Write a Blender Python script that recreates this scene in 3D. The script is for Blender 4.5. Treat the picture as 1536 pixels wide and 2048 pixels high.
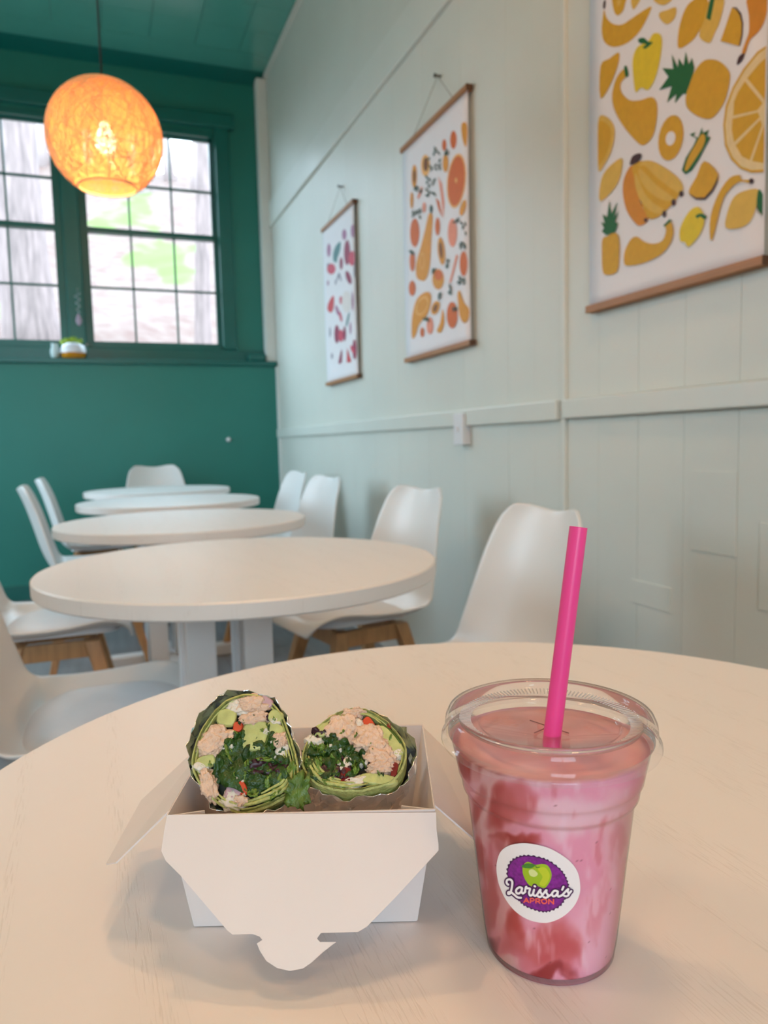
import bpy, bmesh, math, random
import numpy as np
from mathutils import Vector, Matrix, noise as mnoise

for _o in list(bpy.data.objects):
    bpy.data.objects.remove(_o, do_unlink=True)
scene = bpy.context.scene
COL = scene.collection

# ------------------------------------------------------------------ camera
FPX = 1490.0
PITCH, ROLL, YAW = [math.radians(a) for a in (5.40, 1.38, 20.93)]
TABLE_Z = 0.74
CAM_Z = TABLE_Z + 0.2414


def cam_basis():
    cp, sp = math.cos(PITCH), math.sin(PITCH)
    F = np.array([0, cp, -sp]); R = np.array([1.0, 0, 0]); D = np.cross(F, R)
    c, s = math.cos(ROLL), math.sin(ROLL)
    R, D = c * R + s * D, -s * R + c * D
    M = np.array([[math.cos(YAW), math.sin(YAW), 0], [-math.sin(YAW), math.cos(YAW), 0], [0, 0, 1]])
    return M @ R, M @ D, M @ F


CR, CD, CF = cam_basis()
CC = np.array([0.0, 0.0, CAM_Z])


def ray(u, v):
    return (u - 768) / FPX * CR + (v - 1024) / FPX * CD + CF


def on_axis(u, v, ax, val):
    d = ray(u, v)
    return CC + d * ((val - CC[ax]) / d[ax])


def on_plane(u, v, p0, n):
    d = ray(u, v)
    return CC + d * (np.dot(np.array(p0) - CC, n) / np.dot(d, n))


def to_px(P):
    d = np.array(P, float) - CC
    z = d @ CF
    return 768 + FPX * (d @ CR) / z, 1024 + FPX * (d @ CD) / z


cam_data = bpy.data.cameras.new('camera')
cam = bpy.data.objects.new('camera', cam_data)
COL.objects.link(cam)
cam.matrix_world = Matrix(((CR[0], -CD[0], -CF[0], CC[0]), (CR[1], -CD[1], -CF[1], CC[1]),
                           (CR[2], -CD[2], -CF[2], CC[2]), (0, 0, 0, 1)))
cam_data.sensor_fit = 'VERTICAL'
cam_data.sensor_height = 36.0
cam_data.lens = FPX * 36.0 / 2048.0
cam_data.clip_start = 0.02
cam_data.clip_end = 200
cam_data.dof.use_dof = True
cam_data.dof.focus_distance = 0.385
cam_data.dof.aperture_fstop = cam_data.lens / 2.2
scene.camera = cam

# ------------------------------------------------------------------ world, light, exposure
scene.view_settings.view_transform = 'Standard'
scene.view_settings.look = 'None'
scene.view_settings.gamma = 1.0
scene.view_settings.use_curve_mapping = False
scene.view_settings.exposure = 0.0

world = bpy.data.worlds.new('overcast_sky')
scene.world = world
world.use_nodes = True
wn = world.node_tree
for n in list(wn.nodes):
    wn.nodes.remove(n)
w_out = wn.nodes.new('ShaderNodeOutputWorld')
w_bg = wn.nodes.new('ShaderNodeBackground')
w_bg.inputs['Color'].default_value = (0.64, 0.82, 1.0, 1)
w_bg.inputs['Strength'].default_value = 11.5
wn.links.new(w_bg.outputs[0], w_out.inputs[0])

LAMP_POWER = 5.0
LAMP_COLOR = (1.0, 0.60, 0.30)
ADDED_DOME_STRENGTH = 40.0


def portal(name, loc, rot, sx, sy):
    ld = bpy.data.lights.new(name, 'AREA')
    ld.shape = 'RECTANGLE'; ld.size = sx; ld.size_y = sy
    ld.cycles.is_portal = True
    o = bpy.data.objects.new(name, ld)
    o.location = loc; o.rotation_euler = rot
    COL.objects.link(o)


# room dimensions
WX = 1.25          # right wall plane
BY = 5.45          # back wall plane
LX = -2.6          # left wall
RY = -2.6          # rear wall
CZ = 3.55          # ceiling
portal('window_daylight', (-0.08, BY + 0.12, 2.40), (math.radians(-90), 0, 0), 1.95, 1.5)
portal('added_rear_daylight', (-0.9, RY - 0.05, 1.7), (math.radians(90), 0, 0), 1.5, 1.5)  # sky portal for the added rear window
portal('added_side_daylight', (LX - 0.05, 4.4, 1.85), (math.radians(90), 0, math.radians(-90)), 1.7, 2.0)  # sky portal for the added side window

# ------------------------------------------------------------------ materials


def s2l(c):
    out = []
    for x in c[:3]:
        x = x / 255.0
        out.append(x / 12.92 if x <= 0.04045 else ((x + 0.055) / 1.055) ** 2.4)
    return out


MATS = {}


def mat(name, rgb=(200, 200, 200), rough=0.5, metal=0.0, var=0.0, scale=8.0, bump=0.0, bscale=None,
        spec=0.5, sss=0.0, coat=0.0, stretch=None, trans=0.0):
    """procedural principled material; rgb in sRGB 0-255, var = noise colour variation."""
    if name in MATS:
        return MATS[name]
    m = bpy.data.materials.new(name)
    m.use_nodes = True
    nt = m.node_tree
    b = nt.nodes['Principled BSDF']
    c = s2l(rgb)
    b.inputs['Base Color'].default_value = (*c, 1)
    b.inputs['Roughness'].default_value = rough
    b.inputs['Metallic'].default_value = metal
    b.inputs['Specular IOR Level'].default_value = spec
    if coat:
        b.inputs['Coat Weight'].default_value = coat
        b.inputs['Coat Roughness'].default_value = 0.15
    if sss:
        b.inputs['Subsurface Weight'].default_value = sss
        b.inputs['Subsurface Radius'].default_value = (0.004, 0.003, 0.002)
        b.inputs['Subsurface Scale'].default_value = 1.0
    tc = nt.nodes.new('ShaderNodeTexCoord')
    src = tc.outputs['Object']
    if stretch:
        mp = nt.nodes.new('ShaderNodeMapping')
        mp.inputs['Scale'].default_value = stretch
        nt.links.new(src, mp.inputs['Vector'])
        src = mp.outputs['Vector']
    if var:
        nz = nt.nodes.new('ShaderNodeTexNoise')
        nz.inputs['Scale'].default_value = scale
        nz.inputs['Detail'].default_value = 4
        nt.links.new(src, nz.inputs['Vector'])
        rp = nt.nodes.new('ShaderNodeValToRGB')
        rp.color_ramp.elements[0].position = 0.3
        rp.color_ramp.elements[1].position = 0.7
        rp.color_ramp.elements[0].color = (*[x * (1 - var) for x in c], 1)
        rp.color_ramp.elements[1].color = (*[min(1, x * (1 + var * 0.7)) for x in c], 1)
        nt.links.new(nz.outputs['Fac'], rp.inputs['Fac'])
        nt.links.new(rp.outputs['Color'], b.inputs['Base Color'])
    if bump:
        nb = nt.nodes.new('ShaderNodeTexNoise')
        nb.inputs['Scale'].default_value = bscale or scale
        nb.inputs['Detail'].default_value = 3
        nt.links.new(src, nb.inputs['Vector'])
        bp = nt.nodes.new('ShaderNodeBump')
        bp.inputs['Strength'].default_value = bump
        bp.inputs['Distance'].default_value = 0.01
        nt.links.new(nb.outputs['Fac'], bp.inputs['Height'])
        nt.links.new(bp.outputs['Normal'], b.inputs['Normal'])
    MATS[name] = m
    return m


def clear_mat(name, tint=(255, 255, 255), rough=0.03, gloss=0.9, haze=0.0, ior=1.45):
    """thin clear sheet: transparent with a fresnel reflection (and a little haze)."""
    m = bpy.data.materials.new(name)
    m.use_nodes = True
    nt = m.node_tree
    for n in list(nt.nodes):
        nt.nodes.remove(n)
    out = nt.nodes.new('ShaderNodeOutputMaterial')
    tr = nt.nodes.new('ShaderNodeBsdfTransparent')
    tr.inputs['Color'].default_value = (*s2l(tint), 1)
    gl = nt.nodes.new('ShaderNodeBsdfGlossy')
    gl.inputs['Roughness'].default_value = rough
    fr = nt.nodes.new('ShaderNodeFresnel')
    fr.inputs['IOR'].default_value = ior
    mul = nt.nodes.new('ShaderNodeMath'); mul.operation = 'MULTIPLY'
    mul.inputs[1].default_value = gloss
    nt.links.new(fr.outputs[0], mul.inputs[0])
    mix = nt.nodes.new('ShaderNodeMixShader')
    nt.links.new(mul.outputs[0], mix.inputs['Fac'])
    nt.links.new(tr.outputs[0], mix.inputs[1])
    nt.links.new(gl.outputs[0], mix.inputs[2])
    last = mix
    if haze:
        df = nt.nodes.new('ShaderNodeBsdfDiffuse')
        df.inputs['Color'].default_value = (0.9, 0.9, 0.9, 1)
        mx = nt.nodes.new('ShaderNodeMixShader')
        mx.inputs['Fac'].default_value = haze
        nt.links.new(mix.outputs[0], mx.inputs[1])
        nt.links.new(df.outputs[0], mx.inputs[2])
        last = mx
    nt.links.new(last.outputs[0], out.inputs['Surface'])
    return m


def attr_mat(name, rough=0.5, spec=0.4, sss=0.0):
    m = bpy.data.materials.new(name)
    m.use_nodes = True
    nt = m.node_tree
    b = nt.nodes['Principled BSDF']
    a = nt.nodes.new('ShaderNodeAttribute'); a.attribute_name = 'swirl'
    nz = nt.nodes.new('ShaderNodeTexNoise'); nz.inputs['Scale'].default_value = 900
    tc = nt.nodes.new('ShaderNodeTexCoord')
    nt.links.new(tc.outputs['Object'], nz.inputs['Vector'])
    mx = nt.nodes.new('ShaderNodeMix'); mx.data_type = 'RGBA'; mx.blend_type = 'MULTIPLY'
    mx.inputs['Factor'].default_value = 0.06
    nt.links.new(a.outputs['Color'], mx.inputs['A'])
    nt.links.new(nz.outputs['Color'], mx.inputs['B'])
    nt.links.new(mx.outputs['Result'], b.inputs['Base Color'])
    b.inputs['Roughness'].default_value = rough
    b.inputs['Specular IOR Level'].default_value = spec
    return m


def wood_top_mat():
    """white ash laminate: pale base with fine embossed grain strokes running across."""
    m = bpy.data.materials.new('white_ash_laminate')
    m.use_nodes = True
    nt = m.node_tree
    b = nt.nodes['Principled BSDF']
    tc = nt.nodes.new('ShaderNodeTexCoord')
    mp = nt.nodes.new('ShaderNodeMapping')
    mp.inputs['Rotation'].default_value = (0, 0, math.radians(20))
    mp.inputs['Scale'].default_value = (1.0, 0.10, 1.0)
    nt.links.new(tc.outputs['Object'], mp.inputs['Vector'])
    # cathedral bands
    warp = nt.nodes.new('ShaderNodeTexNoise'); warp.inputs['Scale'].default_value = 5.0
    warp.inputs['Detail'].default_value = 2
    nt.links.new(mp.outputs[0], warp.inputs['Vector'])
    mulw = nt.nodes.new('ShaderNodeMath'); mulw.operation = 'MULTIPLY'; mulw.inputs[1].default_value = 22.0
    nt.links.new(warp.outputs['Fac'], mulw.inputs[0])
    sn = nt.nodes.new('ShaderNodeMath'); sn.operation = 'SINE'
    mul2 = nt.nodes.new('ShaderNodeMath'); mul2.operation = 'MULTIPLY'; mul2.inputs[1].default_value = 3.0
    nt.links.new(mulw.outputs[0], mul2.inputs[0])
    nt.links.new(mul2.outputs[0], sn.inputs[0])
    # fine pores
    mp2 = nt.nodes.new('ShaderNodeMapping')
    mp2.inputs['Rotation'].default_value = (0, 0, math.radians(20))
    mp2.inputs['Scale'].default_value = (900, 45, 1)
    nt.links.new(tc.outputs['Object'], mp2.inputs['Vector'])
    pores = nt.nodes.new('ShaderNodeTexNoise'); pores.inputs['Scale'].default_value = 1.0
    pores.inputs['Detail'].default_value = 2
    nt.links.new(mp2.outputs[0], pores.inputs['Vector'])
    rp = nt.nodes.new('ShaderNodeMapRange')
    rp.inputs['From Min'].default_value = 0.54; rp.inputs['From Max'].default_value = 0.64
    nt.links.new(pores.outputs['Fac'], rp.inputs['Value'])
    band = nt.nodes.new('ShaderNodeMapRange')
    band.inputs['From Min'].default_value = 0.35; band.inputs['From Max'].default_value = 1.0
    nt.links.new(sn.outputs[0], band.inputs['Value'])
    fac = nt.nodes.new('ShaderNodeMath'); fac.operation = 'MULTIPLY'
    nt.links.new(rp.outputs[0], fac.inputs[0]); nt.links.new(band.outputs[0], fac.inputs[1])
    mx = nt.nodes.new('ShaderNodeMix'); mx.data_type = 'RGBA'
    mx.inputs['A'].default_value = (*s2l((234, 228, 224)), 1)
    mx.inputs['B'].default_value = (*s2l((186, 176, 164)), 1)
    sc = nt.nodes.new('ShaderNodeMath'); sc.operation = 'MULTIPLY'; sc.inputs[1].default_value = 0.22
    nt.links.new(fac.outputs[0], sc.inputs[0])
    nt.links.new(sc.outputs[0], mx.inputs['Factor'])
    nt.links.new(mx.outputs['Result'], b.inputs['Base Color'])
    bp = nt.nodes.new('ShaderNodeBump'); bp.inputs['Strength'].default_value = 0.18
    bp.inputs['Distance'].default_value = 0.002; bp.invert = True
    nt.links.new(fac.outputs[0], bp.inputs['Height'])
    nt.links.new(bp.outputs['Normal'], b.inputs['Normal'])
    b.inputs['Roughness'].default_value = 0.42
    b.inputs['Specular IOR Level'].default_value = 0.8
    return m


M_sage = mat('sage_wall_paint', (216, 216, 206), 0.42, var=0.03, scale=3, bump=0.05, bscale=60)
M_sage_trim = mat('sage_trim_paint', (219, 219, 210), 0.35, var=0.02, scale=5)
M_white_trim = mat('white_trim_paint', (226, 228, 224), 0.4, var=0.02, scale=5)
M_teal = mat('teal_wall_paint', (28, 122, 110), 0.42, var=0.05, scale=2.5, bump=0.05, bscale=40)
M_teal_trim = mat('teal_trim_paint', (10, 100, 92), 0.3, var=0.05, scale=6)
M_teal_ceiling = mat('teal_ceiling_paint', (90, 168, 154), 0.25, var=0.04, scale=4, spec=1.0)
M_floor = mat('grey_vinyl_plank', (132, 130, 132), 0.45, var=0.12, scale=6, stretch=(6, 0.6, 1))
M_floor_base = mat('dark_floor_base', (60, 58, 58), 0.8, var=0.1)
M_tabletop = wood_top_mat()
M_tableleg = mat('white_table_leg', (222, 220, 220), 0.4, var=0.03, scale=10)
M_plastic = mat('white_shell_plastic', (232, 230, 228), 0.34, var=0.015, scale=6)
M_cushion = mat('white_leatherette', (230, 228, 230), 0.45, var=0.02, scale=20, bump=0.04, bscale=250)
M_beech = mat('beech_wood', (196, 148, 100), 0.45, var=0.18, scale=6, stretch=(9, 9, 1))
M_paper = mat('poster_paper', (236, 230, 232), 0.6, var=0.01)
M_oak = mat('oak_hanger_wood', (172, 118, 72), 0.5, var=0.18, scale=20, stretch=(1, 0.2, 6))
M_oak_end = mat('dark_end_grain', (92, 58, 34), 0.6, var=0.15, scale=40)
M_string = mat('jute_string', (150, 140, 120), 0.9, var=0.2, scale=200)
M_switch = mat('white_switch_plastic', (228, 224, 224), 0.4, var=0.01)
M_glass = clear_mat('window_glass', (250, 253, 252), 0.02, 0.04)
M_pet = clear_mat('clear_cup_plastic', (254, 253, 253), 0.05, 0.8, haze=0.015, ior=1.36)
M_pet_rim = clear_mat('clear_lid_plastic', (254, 253, 253), 0.06, 0.9, haze=0.05, ior=1.42)
M_pet_rib = clear_mat('frosted_lid_ribs', (254, 253, 253), 0.1, 0.9, haze=0.4, ior=1.42)
M_card = mat('white_paperboard', (228, 219, 216), 0.6, var=0.015, scale=30)
M_foil = mat('aluminium_foil', (240, 238, 238), 0.24, metal=0.88, var=0.04, scale=120, bump=0.12, bscale=120)
M_tort = mat('spinach_tortilla', (190, 194, 118), 0.6, var=0.25, scale=350, bump=0.3, bscale=500, sss=0.1)
M_chicken = mat('cooked_chicken', (232, 198, 172), 0.5, var=0.12, scale=160, bump=0.35, bscale=300, sss=0.15)
M_sauce = mat('creamy_white_sauce', (232, 222, 206), 0.3, var=0.05, scale=200, bump=0.25, bscale=300, sss=0.15)
M_cuke = mat('cucumber_flesh', (196, 200, 128), 0.3, var=0.15, scale=180, bump=0.15, bscale=300, sss=0.15)
M_cuke_skin = mat('cucumber_skin', (70, 98, 32), 0.35, var=0.2, scale=200)
M_pepper = mat('red_pepper', (206, 72, 40), 0.3, var=0.15, scale=200)
M_tomato = mat('dark_red_tomato', (124, 26, 28), 0.3, var=0.25, scale=200)
M_onion = mat('pale_purple_onion', (196, 160, 168), 0.35, var=0.15, scale=250)
M_lettuce = mat('dark_green_lettuce', (46, 80, 24), 0.4, var=0.45, scale=160, bump=0.3, bscale=300)
M_lettuce_l = mat('bright_green_lettuce', (118, 146, 58), 0.4, var=0.25, scale=160, bump=0.3, bscale=300)
M_radicchio = mat('dark_purple_leaf', (58, 22, 34), 0.4, var=0.4, scale=160)
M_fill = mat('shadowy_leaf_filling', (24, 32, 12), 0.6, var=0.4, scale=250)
M_straw = mat('hot_pink_plastic', (248, 72, 150), 0.35, var=0.01, sss=0.1)
M_stick_white = mat('sticker_white', (240, 234, 236), 0.45, var=0.005)
M_smoothie = attr_mat('strawberry_smoothie', 0.35, 0.4)
M_cord = mat('black_cord', (20, 30, 26), 0.6, var=0.05)
M_brass = mat('socket_brass', (150, 120, 60), 0.4, metal=0.8, var=0.1)

# ------------------------------------------------------------------ builders


def mesh_obj(name, verts, faces, m, parent=None, smooth=False, mi=None, loc=None):
    me = bpy.data.meshes.new(name)
    me.from_pydata([tuple(map(float, v)) for v in verts], [], faces)
    for mm in (m if isinstance(m, (list, tuple)) else [m]):
        me.materials.append(mm)
    if mi is not None:
        me.polygons.foreach_set('material_index', mi)
    if smooth:
        me.polygons.foreach_set('use_smooth', [True] * len(me.polygons))
    me.update()
    o = bpy.data.objects.new(name, me)
    if parent is not None:
        o.parent = parent
    if loc is not None:
        o.location = loc
    COL.objects.link(o)
    return o


def empty(name, loc=(0, 0, 0), rz=0.0):
    o = bpy.data.objects.new(name, None)
    o.empty_display_size = 0.05
    o.location = loc
    o.rotation_euler = (0, 0, rz)
    COL.objects.link(o)
    return o


def tag(o, label=None, cat=None, group=None, kind=None):
    if label: o['label'] = label
    if cat: o['category'] = cat
    if group: o['group'] = group
    if kind: o['kind'] = kind
    return o


class MB:
    def __init__(self):
        self.v = []; self.f = []; self.mi = []

    def add(self, verts, faces, mi=0):
        n = len(self.v)
        self.v += [tuple(map(float, p)) for p in verts]
        self.f += [tuple(i + n for i in f) for f in faces]
        self.mi += [mi] * len(faces)

    def box(self, a, b, mi=0):
        x0, y0, z0 = a; x1, y1, z1 = b
        v = [(x0, y0, z0), (x1, y0, z0), (x1, y1, z0), (x0, y1, z0), (x0, y0, z1), (x1, y0, z1), (x1, y1, z1), (x0, y1, z1)]
        self.add(v, [(0, 3, 2, 1), (4, 5, 6, 7), (0, 1, 5, 4), (1, 2, 6, 5), (2, 3, 7, 6), (3, 0, 4, 7)], mi)

    def hexa(self, v, mi=0):
        self.add(v, [(0, 3, 2, 1), (4, 5, 6, 7), (0, 1, 5, 4), (1, 2, 6, 5), (2, 3, 7, 6), (3, 0, 4, 7)], mi)

    def tube(self, pts, r, seg=8, mi=0, closed=False):
        pts = [Vector(p) for p in pts]
        n = len(pts)
        rr = r if isinstance(r, (list, tuple)) else [r] * n
        rings = []
        up = None
        for i, p in enumerate(pts):
            if closed:
                t = pts[(i + 1) % n] - pts[i - 1]
            else:
                t = pts[min(i + 1, n - 1)] - pts[max(i - 1, 0)]
            t.normalize()
            if up is None:
                up = t.orthogonal().normalized()
            else:
                up = (up - t * up.dot(t))
                up = up.normalized() if up.length > 1e-6 else t.orthogonal().normalized()
            s = t.cross(up)
            rings.append([p + (up * math.cos(2 * math.pi * k / seg) + s * math.sin(2 * math.pi * k / seg)) * rr[i] for k in range(seg)])
        v = [q for rg in rings for q in rg]
        f = []
        m = n if closed else n - 1
        for i in range(m):
            j = (i + 1) % n
            for k in range(seg):
                k2 = (k + 1) % seg
                f.append((i * seg + k, i * seg + k2, j * seg + k2, j * seg + k))
        if not closed:
            f.append(tuple(reversed(range(seg))))
            f.append(tuple((n - 1) * seg + k for k in range(seg)))
        self.add(v, f, mi)

    def lathe(self, prof, seg=48, c=(0, 0, 0), mi=0, cap0=False, cap1=False):
        v = []; f = []
        for (r, z) in prof:
            for k in range(seg):
                a = 2 * math.pi * k / seg
                v.append((c[0] + r * math.cos(a), c[1] + r * math.sin(a), c[2] + z))
        for i in range(len(prof) - 1):
            for k in range(seg):
                k2 = (k + 1) % seg
                f.append((i * seg + k, i * seg + k2, (i + 1) * seg + k2, (i + 1) * seg + k))
        if cap0: f.append(tuple(reversed(range(seg))))
        if cap1: f.append(tuple((len(prof) - 1) * seg + k for k in range(seg)))
        self.add(v, f, mi)

    def build(self, name, m, parent=None, smooth=False, loc=None):
        return mesh_obj(name, self.v, self.f, m, parent, smooth, self.mi, loc)


def bevel(o, w=0.003, seg=2):
    md = o.modifiers.new('bevel', 'BEVEL'); md.width = w; md.segments = seg; md.limit_method = 'ANGLE'
    return o


def box_obj(name, a, b, m, parent=None, bev=0.0):
    mb = MB(); mb.box(a, b)
    o = mb.build(name, m, parent)
    if bev:
        bevel(o, bev)
    return o


def struct(o):
    o['kind'] = 'structure'
    return o


def copy_tree(o, parent=None):
    c = o.copy()
    COL.objects.link(c)
    c.parent = parent
    for ch in [q for q in bpy.data.objects if q.parent == o]:
        copy_tree(ch, c)
    return c


def catmull(pts, sub=4, closed=True):
    P = [np.array(p, float) for p in pts]
    n = len(P); out = []
    rng = range(n) if closed else range(n - 1)
    for i in rng:
        if closed:
            p0, p1, p2, p3 = P[i - 1], P[i], P[(i + 1) % n], P[(i + 2) % n]
        else:
            p0, p1, p2, p3 = P[max(i - 1, 0)], P[i], P[i + 1], P[min(i + 2, n - 1)]
        for k in range(sub):
            t = k / sub
            out.append(0.5 * ((2 * p1) + (-p0 + p2) * t + (2 * p0 - 5 * p1 + 4 * p2 - p3) * t * t + (-p0 + 3 * p1 - 3 * p2 + p3) * t ** 3))
    if not closed:
        out.append(P[-1])
    return out


rnd = random.Random(7)

# ================================================================== SETTING
# ---- floor with planks
fl = struct(box_obj('floor', (LX, RY, -0.06), (WX + 0.1, BY + 0.1, -0.008), M_floor_base))
pw = 0.185
i = 0
x = WX - pw
while x > -1.7:
    off = (i * 0.53) % 1.2
    ys = [RY] + [RY + off + 1.22 * k for k in range(1, 7)] + [BY - 0.08]
    ys = [y for y in ys if y < BY - 0.07] + [BY - 0.08]
    ys = sorted(set(ys))
    for a, b in zip(ys[:-1], ys[1:]):
        if b - a > 0.02:
            box_obj('plank', (x + 0.001, a + 0.001, -0.008), (x + pw - 0.001, b - 0.001, 0.0), M_floor, fl)
    x -= pw; i += 1
box_obj('plank', (LX, RY, -0.008), (x + pw - 0.001, BY - 0.08, 0.0), M_floor, fl)

# ---- ceiling with square tiles
ce = struct(box_obj('ceiling', (LX, RY, CZ + 0.008), (WX + 0.1, BY + 0.1, CZ + 0.06), M_teal_trim))
ts = 0.2805
tile_me = None
for ix in range(-6, 4):
    for iy in range(9):
        x0 = 0.735 - ts * 2 + ix * ts + ts * 2
        y1 = 5.135 - iy * ts
        x1 = min(x0 + ts, WX)
        if x0 >= WX - 0.01:
            continue
        o = box_obj('ceiling_tile', (x0 + 0.0015, y1 - ts + 0.0015, CZ), (x1 - 0.0015, y1 - 0.0015, CZ + 0.008), M_teal_ceiling, ce)
box_obj('ceiling_tile', (LX, 5.137, CZ), (WX, BY, CZ + 0.008), M_teal_ceiling, ce)
box_obj('ceiling_tile', (LX, RY, CZ), (WX, 5.133 - 9 * ts, CZ + 0.008), M_teal_ceiling, ce)
box_obj('ceiling_tile', (LX, 5.135 - 9 * ts, CZ), (0.733 - 6 * ts, 5.133, CZ + 0.008), M_teal_ceiling, ce)
# cove between ceiling and back wall
mb = MB()
mb.hexa([(LX, BY - 0.10, CZ), (WX, BY - 0.10, CZ), (WX, BY, CZ - 0.055), (LX, BY, CZ - 0.055),
         (LX, BY - 0.10, CZ + 0.004), (WX, BY - 0.10, CZ + 0.004), (WX, BY, CZ + 0.004), (LX, BY, CZ + 0.004)])
struct(mb.build('trim_1', M_teal_trim))

# ---- right wall : backing with planks, rails, battens
wr = struct(box_obj('wall_right', (WX + 0.006, RY, 0), (WX + 0.1, BY + 0.1, CZ), M_sage))
RAIL0, RAIL1 = 1.030, 1.088
UP0, UP1 = 2.512, 2.68


def plank_row(z0, z1, w, y_start):
    y = y_start; k = 0
    while y < BY:
        y2 = min(y + w, BY)
        box_obj('plank', (WX - 0.0002 * (k % 2), y + 0.0005, z0), (WX + 0.008, y2 - 0.0005, z1), M_sage, wr)
        y = y2; k += 1


plank_row(0.0, RAIL0, 0.155, 0.105)
plank_row(RAIL1, UP0, 0.155, 0.105)
plank_row(UP1, CZ, 0.31, 0.105)
for (z0, z1) in ((0, RAIL0), (RAIL1, UP0), (UP1, CZ)):
    box_obj('plank', (WX, RY, z0), (WX + 0.008, 0.104, z1), M_sage, wr)
# short wood patches below the rail, proud of the planks
for (y0, y1, z0, z1) in ((1.19, 1.32, 0.72, 0.90), (1.02, 1.13, 0.62, 0.80), (1.38, 1.52, 0.56, 0.62)):
    box_obj('wall_patch', (WX - 0.0025, y0, z0), (WX + 0.002, y1, z1), M_sage, wr, 0.001)
t2 = struct(box_obj('trim_2', (WX - 0.020, 1.825, RAIL0), (WX + 0.004, BY, RAIL1), M_sage_trim, bev=0.004))
t3 = struct(box_obj('trim_3', (WX - 0.022, RY, RAIL0 + 0.003), (WX + 0.004, 1.793, RAIL1 - 0.002), M_sage_trim, bev=0.004))
t4 = struct(box_obj('trim_4', (WX - 0.018, RY, UP0), (WX + 0.004, BY - 0.06, UP1), M_sage_trim, bev=0.005))
t5 = struct(box_obj('trim_5', (WX - 0.010, 1.796, 0.0), (WX + 0.004, 1.816, UP0), M_sage_trim, bev=0.003))
t6 = struct(box_obj('trim_6', (WX - 0.02, RY, CZ - 0.025), (WX + 0.004, BY - 0.06, CZ), M_sage_trim, bev=0.004))
struct(box_obj('baseboard_right', (WX - 0.016, RY, 0.0), (WX + 0.004, BY, 0.10), M_white_trim, bev=0.003))

# ---- left and rear walls
mb = MB()
for (a, b) in (((RY, 0), (3.55, CZ)), ((5.25, 0), (BY + 0.1, CZ)), ((3.55, 0), (5.25, 0.85)), ((3.55, 2.85), (5.25, CZ))):
    mb.box((LX - 0.1, a[0], a[1]), (LX, b[0], b[1]))
struct(mb.build('wall_left', M_sage))
w4 = struct(empty('window_4', (LX - 0.05, 4.4, 0.85)))  # unseen side window, added to bring daylight onto the far right wall
for y in (-0.82, 0.0, 0.82):
    box_obj('window_frame', (-0.04, y - 0.03, 0), (0.04, y + 0.03, 2.0), M_teal_trim, w4)  # frame and panes of the added side window
for z in (0.0, 0.985, 1.96):
    box_obj('window_frame', (-0.035, -0.85, z), (0.035, 0.85, z + 0.04), M_teal_trim, w4)
for y in (-0.79, 0.03):
    for z in (0.04, 1.025):
        box_obj('pane', (-0.003, y, z), (0.003, y + 0.76, z + 0.94), M_glass, w4)
mb = MB()
for (a, b) in (((LX, 0), (-1.65, CZ)), ((-0.15, 0), (WX, CZ)), ((-1.65, 0), (-0.15, 0.95)), ((-1.65, 2.45), (-0.15, CZ))):
    mb.box((a[0], RY - 0.1, a[1]), (b[0], RY, b[1]))
struct(mb.build('wall_rear', M_sage))
w3 = struct(empty('window_3', (-0.9, RY - 0.05, 0.95)))  # unseen rear window, added for cool daylight from behind the camera
for x in (-0.73, 0.0, 0.73):
    box_obj('window_frame', (x - 0.02, -0.04, 0), (x + 0.02, 0.04, 1.5), M_white_trim, w3)  # frame and panes of the added rear window
for z in (0.0, 1.46):
    box_obj('window_frame', (-0.75, -0.035, z), (0.75, 0.035, z + 0.04), M_white_trim, w3)
for x in (-0.71, 0.02):
    box_obj('pane', (x, -0.003, 0.04), (x + 0.69, 0.003, 1.46), M_glass, w3)

# ---- back wall with two sash windows
wx = [(-1.03, -0.165), (0.018, 0.865)]           # glass openings
GZ0, GZ1 = 1.690, 3.110
mb = MB()
mb.box((LX, BY, 0), (-1.03, BY + 0.12, CZ))
mb.box((0.865, BY, 0), (WX + 0.006, BY + 0.12, CZ))
mb.box((-0.165, BY, GZ0), (0.018, BY + 0.12, GZ1))
mb.box((-1.03, BY, 0), (0.865, BY + 0.12, GZ0 - 0.02))
mb.box((-1.03, BY, GZ1 + 0.02), (0.865, BY + 0.12, CZ))
struct(mb.build('wall_back', M_teal))
# lower projecting wall with cap ledge
LZ = 1.572
struct(box_obj('wall_back_lower', (LX, BY - 0.10, 0), (WX - 0.012, BY + 0.001, LZ - 0.03), M_teal))
struct(box_obj('trim_7', (LX, BY - 0.125, LZ - 0.034), (WX - 0.006, BY, LZ), M_teal_trim, bev=0.006))
struct(box_obj('trim_8', (LX, BY - 0.03, LZ), (1.185, BY + 0.001, GZ0 - 0.035), M_teal_trim, bev=0.004))
struct(box_obj('trim_9', (1.178, BY - 0.085, LZ), (WX - 0.0005, BY, CZ - 0.03), M_white_trim, bev=0.006))
struct(box_obj('trim_10', (WX - 0.013, BY - 0.128, 0.1), (WX - 0.0005, BY - 0.09, LZ - 0.036), M_white_trim, bev=0.004))
struct(box_obj('baseboard_back', (LX, BY - 0.116, 0.0), (WX - 0.016, BY - 0.10, 0.10), M_teal_trim, bev=0.003))
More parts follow.
